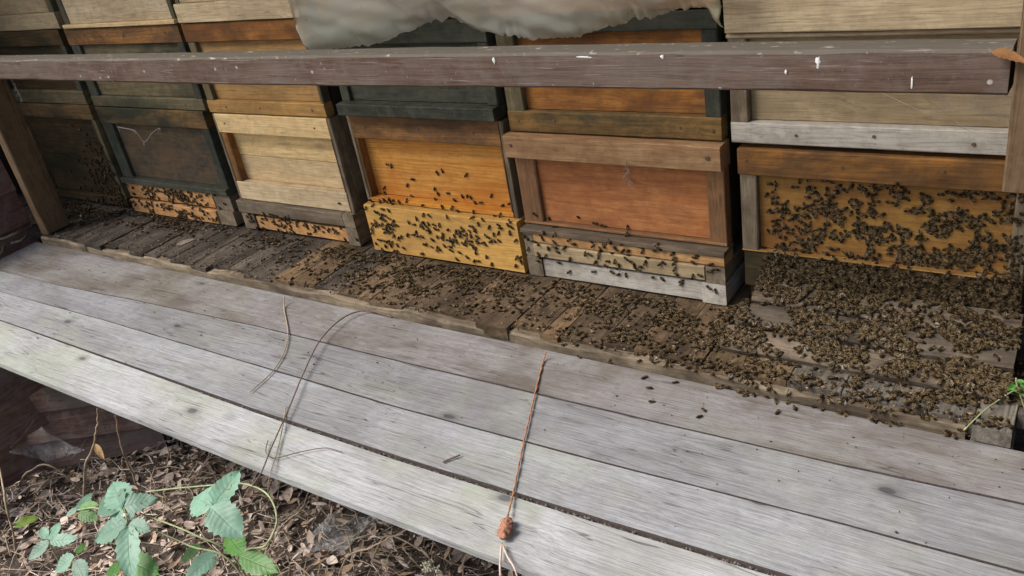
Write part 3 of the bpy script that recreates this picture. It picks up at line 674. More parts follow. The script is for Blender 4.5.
# ------------------------------------------------------------------ leaves, brambles
def leaf_grid(L, Wd, fold=0.25, droop=0.2, serr=0.09, rows=13, seed=0):
    V = []; F = []; UV = []
    for i in range(rows + 1):
        t = i / rows
        wdt = Wd * 0.5 * (math.sin(math.pi * min(1, t ** 0.8 * 0.98 + 0.012)) ** 0.75) * (1.0 - 0.22 * t)
        if t > 0.86: wdt *= (1 - t) / 0.14 * 0.8 + 0.1
        for j in range(-2, 3):
            s = j / 2
            ww = wdt * s * (1 + (serr * (1 if i % 2 else -1) if abs(j) == 2 else 0))
            z = abs(s) * wdt * fold - droop * L * t * t + 0.04 * L * noise.noise((t * 3, s * 2, seed)) + 0.006 * L * math.sin(t * 34) * abs(s)
            V.append((t * L, ww, z)); UV.append((s, t))
    for i in range(rows):
        for j in range(4):
            a = i * 5 + j; F.append((a, a + 5, a + 6, a + 1))
    return V, F, UV
def leaf_mat(name, col, vein, tr=0.35, rough=0.45):
    N = NT(name); P, R, OC = N.coords()
    uv = N.n('ShaderNodeUVMap'); uv.uv_map = 'leaf'
    sp = N.n('ShaderNodeSeparateXYZ'); N.l(uv.outputs[0], sp.inputs[0])
    au = N.math('ABSOLUTE', sp.outputs[0])
    ph = N.math('SUBTRACT', N.math('MULTIPLY', sp.outputs[1], 8.0), N.math('MULTIPLY', au, 1.6))
    fr = N.math('FRACT', ph); dv = N.math('ABSOLUTE', N.math('SUBTRACT', fr, 0.5))
    vs = N.ramp(dv, [(0.0, 1.0), (0.10, 0.0)]); md = N.ramp(au, [(0.0, 1.0), (0.09, 0.0)])
    vv = N.math('MAXIMUM', N.math('MULTIPLY', vs, 0.6), md)
    n1 = N.noise(P, 40, 4, 0.6)
    c = N.mix(N.ramp(n1, [(0.3, 0.0), (0.7, 1.0)]), tuple(x * 0.8 for x in col), tuple(x * 1.15 for x in col))
    hv = N.n('ShaderNodeHueSaturation'); N.l(c, hv.inputs['Color']); N.l(N.math('MULTIPLY_ADD', R, 0.5, 0.75), hv.inputs['Value']); c = hv.outputs[0]
    c = N.mix(N.math('MULTIPLY', vv, 0.3), c, vein)
    c = N.mix(N.ramp(N.noise(P, 75, 2, 0.5), [(0.68, 0.0), (0.72, 0.75)]), c, (0.16, 0.09, 0.035))
    N.l(c, N.b.inputs['Base Color']); N.b.inputs['Roughness'].default_value = rough
    h = N.math('SUBTRACT', N.math('MULTIPLY', dv, 1.2), md); N.bump(h, 0.25, 0.002)
    tl = N.n('ShaderNodeBsdfTranslucent'); N.l(c, tl.inputs[0]); mx = N.n('ShaderNodeMixShader'); mx.inputs[0].default_value = tr
    N.l(N.b.outputs[0], mx.inputs[1]); N.l(tl.outputs[0], mx.inputs[2]); N.l(mx.outputs[0], N.out.inputs[0])
    return N.mat
L_blue = leaf_mat('bramble_leaf_bluish', (0.235, 0.42, 0.30), (0.15, 0.31, 0.20))
L_green = leaf_mat('bramble_leaf_green', (0.10, 0.27, 0.05), (0.13, 0.27, 0.08))
L_yell = leaf_mat('yellowing_leaf', (0.28, 0.42, 0.06), (0.35, 0.48, 0.12))
L_dry = leaf_mat('dry_leaf', (0.42, 0.27, 0.11), (0.30, 0.17, 0.06), 0.2, 0.7)
M_cane = plain('bramble_cane', (0.33, 0.36, 0.19), 0.6, 0.25, 60)
M_drystem = plain('dry_stem', (0.34, 0.265, 0.18), 0.8, 0.35, 50)
def leaf(name, base, tip, Wd, mat, parent, droop=0.15, fold=0.25, seed=0, up=None):
    base, tip = Vector(base), Vector(tip); L = (tip - base).length
    V, F, UV = leaf_grid(L, Wd, fold, droop, seed=seed)
    o = mesh_obj(name, V, F, mat, parent, base, True)
    uvl = o.data.uv_layers.new(name='leaf')
    for lp in o.data.loops: uvl.data[lp.index].uv = UV[lp.vertex_index]
    x = (tip - base).normalized(); z = Vector(up or (0.25, -0.35, 0.9)); y = z.cross(x).normalized(); z = x.cross(y)
    o.rotation_euler = Matrix((x, y, z)).transposed().to_euler()
    return o
def bramble(label, stems, leaves, base, r=0.0022):
    t = thing('bramble', base, label, 'bramble', 'brambles in the leaf litter')
    for s in stems:
        pts = smooth_path(s, 7); mb = MB(); mb.add(*tube(pts, r, 7, r * 0.65))
        for k in range(2, len(pts) - 1, 2):     # prickles
            p = pts[k]; d = Vector((rnd.uniform(-1, 1), rnd.uniform(-1, 1), rnd.uniform(-.4, 1))).normalized()
            mb.add(*tube([p, p + d * r * 2.6], r * 0.45, 4, r * 0.08))
        mb.build('stem', [M_cane], t, pts[0], True)
    for i, (b, e, wd, m) in enumerate(leaves):
        leaf('leaf', b, e, wd, m, t, droop=rnd.uniform(0.0, 0.18), fold=rnd.uniform(0.0, 0.22), seed=i * 3.3 + wd * 100)
    return t
def Z(px, py, z): return atz(px, py, z)
def lf(p, q, z0, z1, k, m):
    a, b = Z(*p, z0), Z(*q, z1); return (a, b, (b - a).length * k, m)
g0 = Z(240, 562, -0.20); 
bramble('bramble with three big bluish leaflets on an arching pale cane', [
    [Vector((g0.x, g0.y, gz(g0.x, g0.y) - 0.01)), Z(238, 563, -0.24), Z(195, 535, -0.17), Z(150, 517, -0.16), Z(140, 513, -0.16)],
    [Vector((g0.x + .01, g0.y, gz(g0.x, g0.y) - 0.01)), Z(235, 566, -0.24), Z(190, 546, -0.20), Z(150, 528, -0.19)],
    [Vector((g0.x + .02, g0.y, gz(g0.x, g0.y) - 0.01)), Z(245, 562, -0.20), Z(266, 545, -0.14), Z(277, 520, -0.10), Z(268, 495, -0.075), Z(245, 484, -0.075), Z(215, 485, -0.08), Z(170, 489, -0.09), Z(146, 492, -0.10)],
    [Z(232, 485, -0.077), Z(222, 500, -0.085), Z(213, 506, -0.085)]],
    [lf((213, 506), (240, 468), -0.085, -0.065, 0.62, L_blue), lf((213, 506), (189, 493), -0.085, -0.09, 0.82, L_blue), lf((211, 507), (241, 536), -0.085, -0.11, 0.74, L_blue),
     lf((216, 553), (184, 580), -0.16, -0.16, 0.62, L_blue), lf((228, 535), (245, 556), -0.2, -0.2, 0.6, L_green), lf((240, 556), (278, 572), -0.17, -0.17, 0.45, L_green), lf((244, 568), (275, 562), -0.2, -0.2, 0.5, L_green), lf((200, 545), (180, 562), -0.24, -0.26, 0.6, L_green)], (g0.x, g0.y, gz(g0.x, g0.y)))
g1 = Z(128, 560, -0.22)
bramble('bramble rosette of pale leaflets between the yellow leaf and the big cane', [
    [Vector((g1.x, g1.y, gz(g1.x, g1.y) - 0.01)), Z(128, 545, -0.2), Z(127, 522, -0.14), Z(124, 508, -0.13)],
    [Z(128, 530, -0.16), Z(112, 515, -0.15), Z(95, 508, -0.15), Z(78, 510, -0.16)]],
    [lf((121, 508), (156, 496), -0.13, -0.12, 0.62, L_blue), lf((122, 507), (112, 480), -0.13, -0.12, 0.7, L_blue), lf((121, 510), (100, 492), -0.13, -0.14, 0.62, L_blue), lf((124, 512), (108, 522), -0.13, -0.15, 0.7, L_blue),
     lf((127, 523), (90, 540), -0.14, -0.17, 0.6, L_blue), lf((128, 526), (128, 580), -0.14, -0.18, 0.46, L_blue), lf((129, 524), (148, 530), -0.14, -0.14, 0.72, L_blue), lf((128, 520), (136, 508), -0.14, -0.13, 0.6, L_blue),
     lf((80, 508), (98, 504), -0.16, -0.15, 0.55, L_green), lf((79, 512), (98, 520), -0.16, -0.17, 0.6, L_green), lf((80, 510), (90, 490), -0.165, -0.165, 0.5, L_blue), lf((78, 508), (64, 516), -0.165, -0.17, 0.5, L_blue),
     lf((128, 560), (158, 574), -0.2, -0.2, 0.6, L_green), lf((118, 562), (108, 582), -0.2, -0.2, 0.6, L_green)], (g1.x, g1.y, gz(g1.x, g1.y)))
g2 = Z(52, 552, -0.28)
bramble('small bramble with ragged pale leaflets in the bottom left corner', [
    [Vector((g2.x, g2.y, gz(g2.x, g2.y) - 0.01)), Z(52, 548, -0.25), Z(50, 538, -0.21)],
    [Vector((g2.x + 0.03, g2.y, gz(g2.x, g2.y) - 0.01)), Z(72, 568, -0.24), Z(76, 556, -0.22)]],
    [lf((50, 540), (58, 520), -0.21, -0.2, 0.6, L_blue), lf((50, 541), (78, 538), -0.21, -0.21, 0.5, L_blue), lf((49, 542), (26, 560), -0.21, -0.23, 0.6, L_blue), lf((47, 538), (40, 526), -0.21, -0.2, 0.6, L_blue),
     lf((74, 556), (52, 572), -0.22, -0.24, 0.7, L_blue), lf((76, 554), (86, 542), -0.22, -0.22, 0.6, L_green), lf((76, 560), (86, 582), -0.22, -0.24, 0.6, L_blue)], (g2.x, g2.y, gz(g2.x, g2.y)))
def single_leaf(label, b, e, wd, m, group=None):
    a = Vector(b)
    o = leaf('fallen_leaf', b, e, wd, m, None, 0.08, 0.3, seed=a.x * 30); tag(o, label, 'leaf', group); return o
a, b = Z(14, 526, -0.345), Z(40, 516, -0.345)
single_leaf('single yellow green leaf lying on the brown litter', a, b, 0.03, L_yell)
a, b = Vector((-0.93, -0.742, -0.30)), None
p1, p2 = Z(95, 444, -0.20), Z(104, 460, -0.23)
single_leaf('curled tan dead leaf hanging just below the flap edge', p1, p2, 0.017, L_dry)
# broken brown leaf caught on the rail end
single_leaf('curled orange brown leaf caught in the web on the rail end', aty(992, 52, -0.25), aty(1030, 62, -0.255), 0.022, leaf_mat('rusty_leaf', (0.36, 0.17, 0.06), (0.20, 0.09, 0.03), .1, .8))
# green sprig on the right end of the ledge
def sprig():
    b0 = Vector((1.03, -0.215, 0.0))
    t = thing('green_sprig', b0, 'tiny curly green sprig at the right edge of the bee ledge', 'plant')
    c = aty(1018, 388, -0.20)
    mb = MB(); mb.add(*tube(smooth_path([(1.045, -0.20, -0.03), c, aty(1016, 378, -0.2)], 5), 0.0012, 6)); mb.build('stem', [M_cane], t, c, True)
    for k in range(9):
        p = c + Vector((rnd.uniform(-.008, .02), rnd.uniform(-.012, .01), rnd.uniform(-.008, .014)))
        an = rnd.uniform(0, 6.28); leaf('leaf', p, p + Vector((math.cos(an), math.sin(an), .3)) * rnd.uniform(.012, .018), 0.010, L_green, t, 0.3, 0.4, seed=k)
    s = MB(); s.add(*tube(smooth_path([atz(964, 430, 0.003), atz(985, 410, 0.012), atz(1005, 396, 0.012), c], 5), 0.0012, 6))
    o = s.build('grass_stalk', [M_cane], None, c, True); tag(o, 'pale green stalk lying across the planks at the right edge', 'stalk')
sprig()

# ------------------------------------------------------------------ leaf litter and twigs
def litter():
    mats = [plain('litter_a', (0.50, 0.395, 0.325), 0.85, 0.3, 60), plain('litter_b', (0.40, 0.31, 0.255), 0.85, 0.3, 60), plain('litter_c', (0.64, 0.54, 0.455), 0.8, 0.25, 60),
            plain('litter_d', (0.22, 0.17, 0.135), 0.85, 0.3, 60), plain('litter_e', (0.40, 0.275, 0.175), 0.85, 0.3, 60), M_drystem]
    mb = MB()
    for k in range(22000):
        x = rnd.uniform(-1.9, 0.9); y = rnd.uniform(-1.35, 0.1)
        L = 0.007 + 0.034 * rnd.random() ** 3 + (0.03 if k % 70 == 0 else 0); Wd = L * rnd.uniform(0.15, 0.75)
        z = gz(x, y) + rnd.uniform(0.0, 0.03)
        an = rnd.uniform(0, 6.283); M = Matrix.Translation((x, y, z)) @ Matrix.Rotation(an, 4, 'Z') @ Matrix.Rotation(rnd.gauss(0, 0.45), 4, 'X') @ Matrix.Rotation(rnd.gauss(0, 0.4), 4, 'Y')
        cu = rnd.uniform(-0.5, 0.9)
        V = []
        for i in range(5):
            t = i / 4; wd = Wd * .5 * math.sin(math.pi * (0.08 + 0.88 * t)) * rnd.uniform(.8, 1.15)
            for s in (-1, 0, 1): V.append(M @ Vector(((t - .5) * L, s * wd, cu * abs(s) * wd + cu * .5 * L * (t - .5) ** 2)))
        F = [(i * 3 + j, i * 3 + j + 3, i * 3 + j + 4, i * 3 + j + 1) for i in range(4) for j in range(2)]
        mb.add(V, F, rnd.choice([0, 0, 1, 1, 2, 3, 4]))
    for k in range(5200):
        x = rnd.uniform(-1.8, 0.9); y = rnd.uniform(-1.3, 0.0); z = gz(x, y) + rnd.uniform(0.005, 0.04)
        an = rnd.uniform(0, 6.283); L = rnd.uniform(0.02, 0.12); d = Vector((math.cos(an), math.sin(an), rnd.gauss(0, .22))) * L
        p = Vector((x, y, z)); bnd = Vector((rnd.gauss(0, .1), rnd.gauss(0, .1), rnd.uniform(0, .12))) * L
        mb.add(*tube([p, p + d * .5 + bnd, p + d], rnd.uniform(.0004, .0014), 4, cap=False), rnd.choice([5, 5, 0, 2]))
    o = mb.build('leaf_litter', mats, None, (-.5, -.6, -.47), True)
    tag(o, 'brown dead leaves and twigs covering the ground under the flap', 'leaf litter', kind='stuff')
litter()
def dry_stem(label, pts, r, mat=None, group='dry stems below the flap'):
    mb = MB(); pts = smooth_path(pts, 7)
    pts = [p + Vector((noise.noise(p * 30), noise.noise(p * 30 + Vector((5, 0, 0))), noise.noise(p * 30 + Vector((0, 9, 0))))) * 0.004 for p in pts]
    mb.add(*tube(pts, r, 6, r * .6)); o = mb.build('dry_stem', [mat or M_drystem], None, pts[0], True); tag(o, label, 'stem', group)
def gp(px, py, z=-0.40):
    p = Z(px, py, z); return Vector((p.x, p.y, gz(p.x, p.y) - 0.005))
dry_stem('knobbly dry stem rising beside the hanging tan leaf', [gp(70, 492), Z(85, 470, -.36), Z(95, 440, -.22), Z(98, 412, -.10), Z(97, 404, -.06)], 0.0034)
dry_stem('thin dry stem just right of the hanging tan leaf', [gp(128, 470), Z(122, 448, -.3), Z(117, 425, -.15), Z(116, 412, -.08)], 0.0026)
dry_stem('dry stem standing at the left edge of the picture', [gp(10, 545), Z(7, 510, -.3), Z(2, 480, -.26), Z(-4, 462, -.25)], 0.003)
dry_stem('long pale stem slanting up towards the flap right of the web', [gp(322, 574), Z(345, 560, -.30), Z(375, 545, -.24), Z(412, 526, -.16)], 0.0026)
dry_stem('bowed thin stem in the dark under the flap', [gp(360, 530), Z(385, 537, -.34), Z(412, 546, -.32), Z(430, 560, -.32), gp(436, 566, -.4)], 0.0022)
dry_stem('upright thin stem below the flap beside the white flower sprig', [gp(432, 572), Z(432, 560, -.32), Z(434, 535, -.14)], 0.0018)
dry_stem('leaning stem at the far right under the flap', [gp(455, 585), Z(463, 566, -.3), Z(472, 548, -.12)], 0.0018)
dry_stem('reddish twig arching below the flap edge', [gp(250, 532), Z(280, 528, -.33), Z(300, 510, -.2), Z(308, 492, -.10)], 0.0016)
dry_stem('straight pale stem lying at the bottom beside the arching cane', [gp(275, 552), Z(292, 562, -.36), Z(312, 578, -.34)], 0.0022)
dry_stem('grey stem arching across the litter below the web', [gp(5, 468), Z(30, 470, -.37), Z(55, 468, -.36), gp(80, 474)], 0.003)
def flower():
    g = gp(425, 590); top = Z(430, 566, -.28)
    t = thing('flower_sprig', g, 'pale seed head sprig at the bottom edge under the flap', 'plant')
    mb = MB(); mb.add(*tube(smooth_path([g, Z(438, 576, -.33), top], 5), 0.0012, 6)); mb.build('stem', [M_cane], t, g, True)
    mw = plain('seed_head', (0.50, 0.50, 0.36), 0.8, 0.2)
    for k in range(34):
        p = top + Vector((rnd.gauss(0, .010), rnd.gauss(0, .007), rnd.gauss(0, .007)))
        V = [p + Vector(v) * 0.0028 for v in ((1, 0, 0), (0, 1, 0), (-1, 0, 0), (0, -1, 0), (0, 0, 1), (0, 0, -1))]
        mesh_obj('floret', [v - p for v in V], [(0, 1, 4), (1, 2, 4), (2, 3, 4), (3, 0, 4), (1, 0, 5), (2, 1, 5), (3, 2, 5), (0, 3, 5)], mw, t, p)
flower()
# oxblood boards stored on edge below the flap
M_redgrime = wood3('grimy_oxblood_board', (0.21, 0.125, 0.10), (0.085, 0.052, 0.044), stain=(0.24, 0.21, 0.18), stain_amt=0.55, knots=0.4, var=0.15)
def under_boards():
    A = Vector((-1.55, -0.93)); B = Vector((-1.03, -0.49)); d = (B - A).normalized(); L = (B - A).length; an = math.atan2(d.y, d.x)
    mid = (A + B) / 2
    t = thing('board_stack', (mid.x, mid.y, -0.46), 'oxblood boards leaning on edge in the dark below the flap', 'boards')
    for i, (z, off, tilt, ll) in enumerate([(-0.40, 0.0, 16, 1.0), (-0.315, 0.018, 18, 0.96), (-0.225, 0.036, 15, 1.0), (-0.13, 0.052, 10, .94)]):
        o = timber('board', mid.x - L / 2 * ll, mid.x + L / 2 * ll, mid.y + off - .009, mid.y + off + .009, z - 0.055, z + 0.05, 'x', M_redgrime['x'], t, ch=.003, wob=.003, seg=.05)
        o.rotation_euler = (math.radians(-tilt + rnd.uniform(-9, 9)), math.radians(rnd.uniform(-4, 4)), an + rnd.uniform(-.06, .06))
    for i, (xx, z, tilt) in enumerate([(-1.30, -0.375, 14), (-1.275, -0.255, 20), (-1.25, -0.145, 12)]):
        o = timber('board', xx - .009, xx + .009, -1.02, -0.52 + .06 * i, z - .062, z + .058, 'y', M_redgrime['y'], t, ch=.003, wob=.003, seg=.05)
        o.rotation_euler = (math.radians(-5 + 3 * i), math.radians(-tilt), 0)
    timber('prop', mid.x - 0.02, mid.x + 0.02, mid.y + .09, mid.y + .13, -0.50, -0.07, 'z', M_shade['z'], t)
under_boards()
web('cobweb', 'grey funnel cobweb spread below the oxblood boards', [Z(8, 452, -.34), Z(40, 428, -.24), Z(85, 450, -.28), Z(50, 462, -.38)], 0.03, W1,
    threads=[(Z(10, 448, -.33), Z(34, 420, -.2)), (Z(70, 460, -.32), Z(85, 440, -.2))])
web('cobweb', 'bluish sheet cobweb slung between stems under the flap', [Z(292, 555, -.40), Z(330, 512, -.26), Z(378, 516, -.06), Z(345, 552, -.34)], 0.04, W2,
    threads=[(Z(330, 550, -.3), Z(384, 514, -.055)), (Z(345, 545, -.3), Z(372, 512, -.055)), (Z(300, 545, -.35), Z(318, 510, -.2))])

# ------------------------------------------------------------------ twine, wire and bits on the flap
def flap_pt(px, py, dz=0.0): p = atz(px, py, FZ + 0.003); p.z += dz; return p
def cord(name, label, pts, r, mat, cat, twist=False):
    path = smooth_path(pts, 9); mb = MB()
    if twist:
        for ph in (0, math.pi):
            q = []
            for i, p in enumerate(path): q.append(p + Vector((math.cos(i * 1.1 + ph), math.sin(i * 1.1 + ph) * .5, math.sin(i * 1.1 + ph))) * r * .55)
            mb.add(*tube(q, r * .7, 5))
    else: mb.add(*tube(path, r, 6, r * .8))
    o = mb.build(name, [mat], None, path[0], True); tag(o, label, cat); return o
M_twine = plain('orange_twine', (0.36, 0.17, 0.085), 0.8, 0.25, 200)
M_pale = plain('pale_twine', (0.55, 0.42, 0.34), 0.8, 0.2, 200)
M_vine = plain('dark_vine', (0.15, 0.105, 0.085), 0.8, 0.3, 100)
tw = cord('twine', 'orange twine running down the flap to a knot', [atz(546, 352, -.012), flap_pt(543, 362), flap_pt(536, 390), flap_pt(530, 415), flap_pt(522, 450), flap_pt(514, 490), flap_pt(508, 518, .003)], 0.0016, M_twine, 'twine', True)
def knot():
    c = flap_pt(506, 530, .004); t = thing('knot', c, 'orange cloth knot on the outer flap board', 'knot')
    mk = plain('salmon_rag', (0.34, 0.165, 0.105), 0.9, 0.6, 220, bump=.9)
    dirv = (flap_pt(502, 546) - flap_pt(510, 516)).normalized(); sd = Vector((-dirv.y, dirv.x, 0))
    V = []; F = []; n, m = 24, 18
    for i in range(n + 1):
        s = i / n; rr = 0.0085 * (0.4 + 0.9 * math.sin(math.pi * s) ** .6) * (1 - .45 * math.exp(-((s - .36) / .07) ** 2))
        for j in range(m):
            a = 2 * math.pi * j / m; k = 1 + .55 * noise.noise((s * 7, math.cos(a) * 2, math.sin(a) * 2)) + .3 * noise.noise((s * 18, math.cos(a) * 5, math.sin(a) * 5))
            p = dirv * ((s - .5) * .045) + sd * math.cos(a) * rr * k + Vector((0, 0, max(-.0035, math.sin(a) * rr * .7 * k)))
            V.append(p)
    for i in range(n):
        for j in range(m): F.append((i * m + j, i * m + (j + 1) % m, (i + 1) * m + (j + 1) % m, (i + 1) * m + j))
    F.append(tuple(reversed(range(m)))); F.append(tuple(n * m + j for j in range(m)))
    mesh_obj('rag', V, F, mk, t, c, True)
    for ends in ([(502, 545), (501, 556), (500.5, 576), (500, 600)], [(503, 546), (508, 558), (517, 575), (522, 588)]):
        pts = [flap_pt(*ends[0], .002), flap_pt(*ends[1], .002), Z(*ends[2], -.045) if ends[2][1] > 576 else flap_pt(*ends[2], .002)]
        e = flap_pt(*ends[2], .002); pts = [flap_pt(*ends[0], .002), flap_pt(*ends[1], .002), e + Vector((0, 0, -.004)), e + Vector((.004, -.012, -.10))]
        mb = MB(); mb.add(*tube(smooth_path(pts, 6), .0017, 6)); mb.build('loose_end', [M_pale], t, c, True)
knot()
cord('vine', 'dark thin vine arching across the flap and over its edge', [flap_pt(392, 317), flap_pt(368, 312, .004), flap_pt(345, 320, .008), flap_pt(322, 343, .010), flap_pt(305, 375, .008), flap_pt(290, 410, .006), flap_pt(272, 450, .005), flap_pt(262, 474, .004), Z(252, 486, -.075)], 0.0017, M_vine, 'vine')
cord('vine', 'thin curling tendril over the two outer flap boards', [flap_pt(286, 405), flap_pt(282, 430), flap_pt(276, 455), flap_pt(270, 474), Z(268, 492, -.075)], 0.0011, M_drystem, 'vine')
cord('vine', 'looping tendril lying on the outermost flap board', [flap_pt(268, 440), flap_pt(266, 452), flap_pt(275, 458), flap_pt(300, 452), flap_pt(325, 448), flap_pt(342, 452)], 0.0010, M_vine, 'vine')
cord('straw_stalk', 'faded straw stalk bent across the inner flap boards', [atz(284, 296, -.008), flap_pt(284, 308), flap_pt(288, 332), flap_pt(284, 352), flap_pt(272, 372), flap_pt(250, 392)], 0.0015, M_drystem, 'stalk')
cord('bark_splinter', 'short dark splinter lying on the third flap board', [flap_pt(443, 462), flap_pt(450, 459), flap_pt(460, 455)], 0.0019, M_vine, 'splinter')
M_rope = plain('hemp_rope', (0.36, 0.29, 0.19), 0.85, 0.25, 150)
cord('rope', 'tan rope looped at the left end of the flap', [atz(-8, 240, .01), atz(4, 238, .006), atz(16, 233, .006), flap_pt(30, 233, .01), flap_pt(22, 241, .004), flap_pt(6, 246, .004), flap_pt(2, 254, .004), flap_pt(-6, 262, .004)], 0.004, M_rope, 'rope', True)
o = leaf('fallen_leaf', atz(176, 245, .004), atz(196, 238, .006), 0.018, leaf_mat('papery_leaf', (0.27, 0.22, 0.165), (0.2, 0.16, 0.11), .1, .8), None, 0.02, 0.1, seed=4)
tag(o, 'pale papery flake lying on the dark ledge before the dark green box', 'flake')
# bird droppings on the rail
Md = plain('dropping_white', (0.66, 0.66, 0.62), 0.8, 0.15, 100)
def dropping(label, px, py, w_, h_):
    c = aty(px, py, -0.2405); V = []; F = []
    n = 12
    for q, (s, yy) in enumerate(((1.0, 0.0), (0.75, -0.0005))):
        for k in range(n):
            a = 2 * math.pi * k / n; r_ = 1 + .7 * noise.noise((math.cos(a) * 2, math.sin(a) * 2, px * .3))
            V.append((math.cos(a) * w_ * s * r_, yy, math.sin(a) * h_ * s * r_))
    F = [(k, (k + 1) % n, n + (k + 1) % n, n + k) for k in range(n)] + [tuple(range(n, 2 * n))]
    o = mesh_obj('bird_dropping', V, F, Md, None, c, True); tag(o, label, 'dropping', 'bird droppings on the rail')
dropping('bright white dropping on the rail left of the green box gap', 494, 61, .003, .006)
dropping('long white streak on the rail near its right third', 818, 62, .003, .008)
dropping('small white dropping low on the rail right of the middle', 786, 72, .002, .0035)
dropping('round white dropping on the rail above the red brown box', 662, 57, .003, .003)
dropping('wide flat dropping along the rail top edge', 585, 57, .012, .002)
dropping('faint short streak on the rail towards its right end', 912, 83, .0012, .010)
# ------------------------------------------------------------------ honey bees
B_dark = plain('bee_dark', (0.009, 0.006, 0.0035), 0.6, 0.3, 400, spec=.15)
B_tan = plain('bee_ochre', (0.07, 0.039, 0.012), 0.7, 0.3, 400, spec=.15)
B_fuzz = plain('bee_fuzz', (0.03, 0.020, 0.009), 0.9, 0.3, 600, spec=.1)
def wing_mat():
    N = NT('bee_wing'); N.b.inputs['Base Color'].default_value = (0.34, 0.26, 0.15, 1); N.b.inputs['Roughness'].default_value = 0.25
    tr = N.n('ShaderNodeBsdfTransparent'); mx = N.n('ShaderNodeMixShader'); mx.inputs[0].default_value = 0.18
    N.l(tr.outputs[0], mx.inputs[1]); N.l(N.b.outputs[0], mx.inputs[2]); N.l(mx.outputs[0], N.out.inputs[0]); return N.mat
B_wing = wing_mat()
B_MATS = [B_dark, B_tan, B_fuzz, B_wing]
def bee_shape(spread, bend):
    """head, thorax and striped abdomen as one lathed body, two wing pairs, six legs; nose to +X, 13 mm long"""
    mb = MB(); n = 8
    prof = [(6.6, .25, 0, 0), (6.3, 1.1, 0, 0), (5.4, 1.55, 0, 0), (4.5, 1.0, 0, 2), (3.9, 1.7, .2, 2), (2.4, 2.1, .35, 2), (1.0, 1.7, .2, 2), (.5, 1.25, 0, 0), (0.0, 1.5, -.1, 1), (-1.3, 2.0, -.2, 0),
            (-1.9, 2.05, -.25, 1), (-2.9, 1.9, -.35, 0), (-3.5, 1.75, -.45, 1), (-4.5, 1.35, -.6, 0), (-5.6, .75, -.8, 0), (-6.4, .15, -1.0, 0)]
    V = []
    for (x, r, z, m) in prof:
        for k in range(n):
            a = 2 * math.pi * k / n; V.append(Vector((x, 1.28 * r * math.cos(a) + bend * max(0, -x) ** 1.5 * .06, 2.2 + z + r * .92 * math.sin(a))) * .001)
    o = 0
    for i in range(len(prof) - 1):
        mb.add([V[i * n + k] for k in range(n)] + [V[(i + 1) * n + k] for k in range(n)], [(k, n + k, n + (k + 1) % n, (k + 1) % n) for k in range(n)], prof[i][3])
    for s in (-1, 1):
        for (Lw, ww, an, zz) in ((8.6, 2.6, spread, 4.35), (5.8, 2.0, spread + .35, 4.1)):
            c, sn = math.cos(an), math.sin(an)
            pts = [(0, 0), (.3, .25), (.75, .6), (1, .35), (.95, -.1), (.6, -.4), (.2, -.15)]
            W_ = [Vector((1.8 - (u * Lw * c - v * ww * sn), s * (u * Lw * sn + v * ww * c + .5), zz - .9 * u + .25 * v)) * .001 for u, v in pts]
            mb.add(W_, [tuple(range(7))] if s > 0 else [tuple(reversed(range(7)))], 3)
        for lx, fx in ((3.4, 5.4), (2.4, 2.2), (1.3, -2.2)):
            a = Vector((lx, s * 1.1, 1.4)); b = Vector(((lx + fx) / 2, s * 3.0, 2.0)); c_ = Vector((fx, s * 4.0, 0.05))
            for p, q, r_ in ((a, b, .2), (b, c_, .14)):
                d = (q - p).normalized(); sd = d.cross(Vector((0, 0, 1))).normalized() * r_; u_ = Vector((0, 0, r_))
                mb.add([(p + sd) * .001, (p - sd * .5 + u_) * .001, (p - sd * .5 - u_) * .001, (q + sd) * .001, (q - sd * .5 + u_) * .001, (q - sd * .5 - u_) * .001], [(0, 1, 4, 3), (1, 2, 5, 4), (2, 0, 3, 5)], 0)
    return mb
SHAPES = [bee_shape(.25, 0), bee_shape(.5, .5), bee_shape(.38, -.6), bee_shape(.75, .2)]
BMESH = []
for sh in SHAPES:
    me = bpy.data.meshes.new('honey_bee'); me.from_pydata([tuple(v) for v in sh.v], [], sh.f)
    for m in B_MATS: me.materials.append(m)
    me.polygons.foreach_set('material_index', sh.m); me.polygons.foreach_set('use_smooth', [True] * len(sh.f)); me.update(); BMESH.append(me)
bpy.context.view_layer.update()
DG = bpy.context.evaluated_depsgraph_get()
brnd = random.Random(21)
def hit(o, d, far=0.25):
    ok, p, nrm, idx, ob, mw = S.ray_cast(DG, o, d, distance=far)
    return (p, nrm, ob) if ok else None
BEES = []; cellsz = 0.008; occ = {}
def free(p, mind):
    k = tuple(int(math.floor(c / cellsz)) for c in p)
    for i in (-1, 0, 1):
        for j in (-1, 0, 1):
            for l in (-1, 0, 1):
                for q in occ.get((k[0] + i, k[1] + j, k[2] + l), ()):
                    if (q - p).length < mind: return False
    occ.setdefault(k, []).append(p); return True
def put(o, d, grp, mind=0.0065):
    h = hit(Vector(o), Vector(d))
    if not h: return False
    p, nrm, ob = h
    if nrm.dot(Vector(d)) > 0: nrm = -nrm
    if ob.name.startswith(('rail', 'post', 'plastic', 'cobweb')): return False
    if not free(p, mind): return False
    BEES.append((p, nrm, grp)); return True
def on_deck(n, fx, grp, **k):
    c = 0
    for _ in range(n * 10):
        x, y = fx()
        if y < -0.246 or y > -0.004: continue
        if brnd.random() > 0.42 + 1.9 * noise.noise((x * 11 + 4, y * 24, 2)) + 1.2 * noise.noise((x * 42, y * 55, 7)): continue
        if put((x, y, 0.075), (0, 0, -1), grp, **k): c += 1
        if c >= n: break
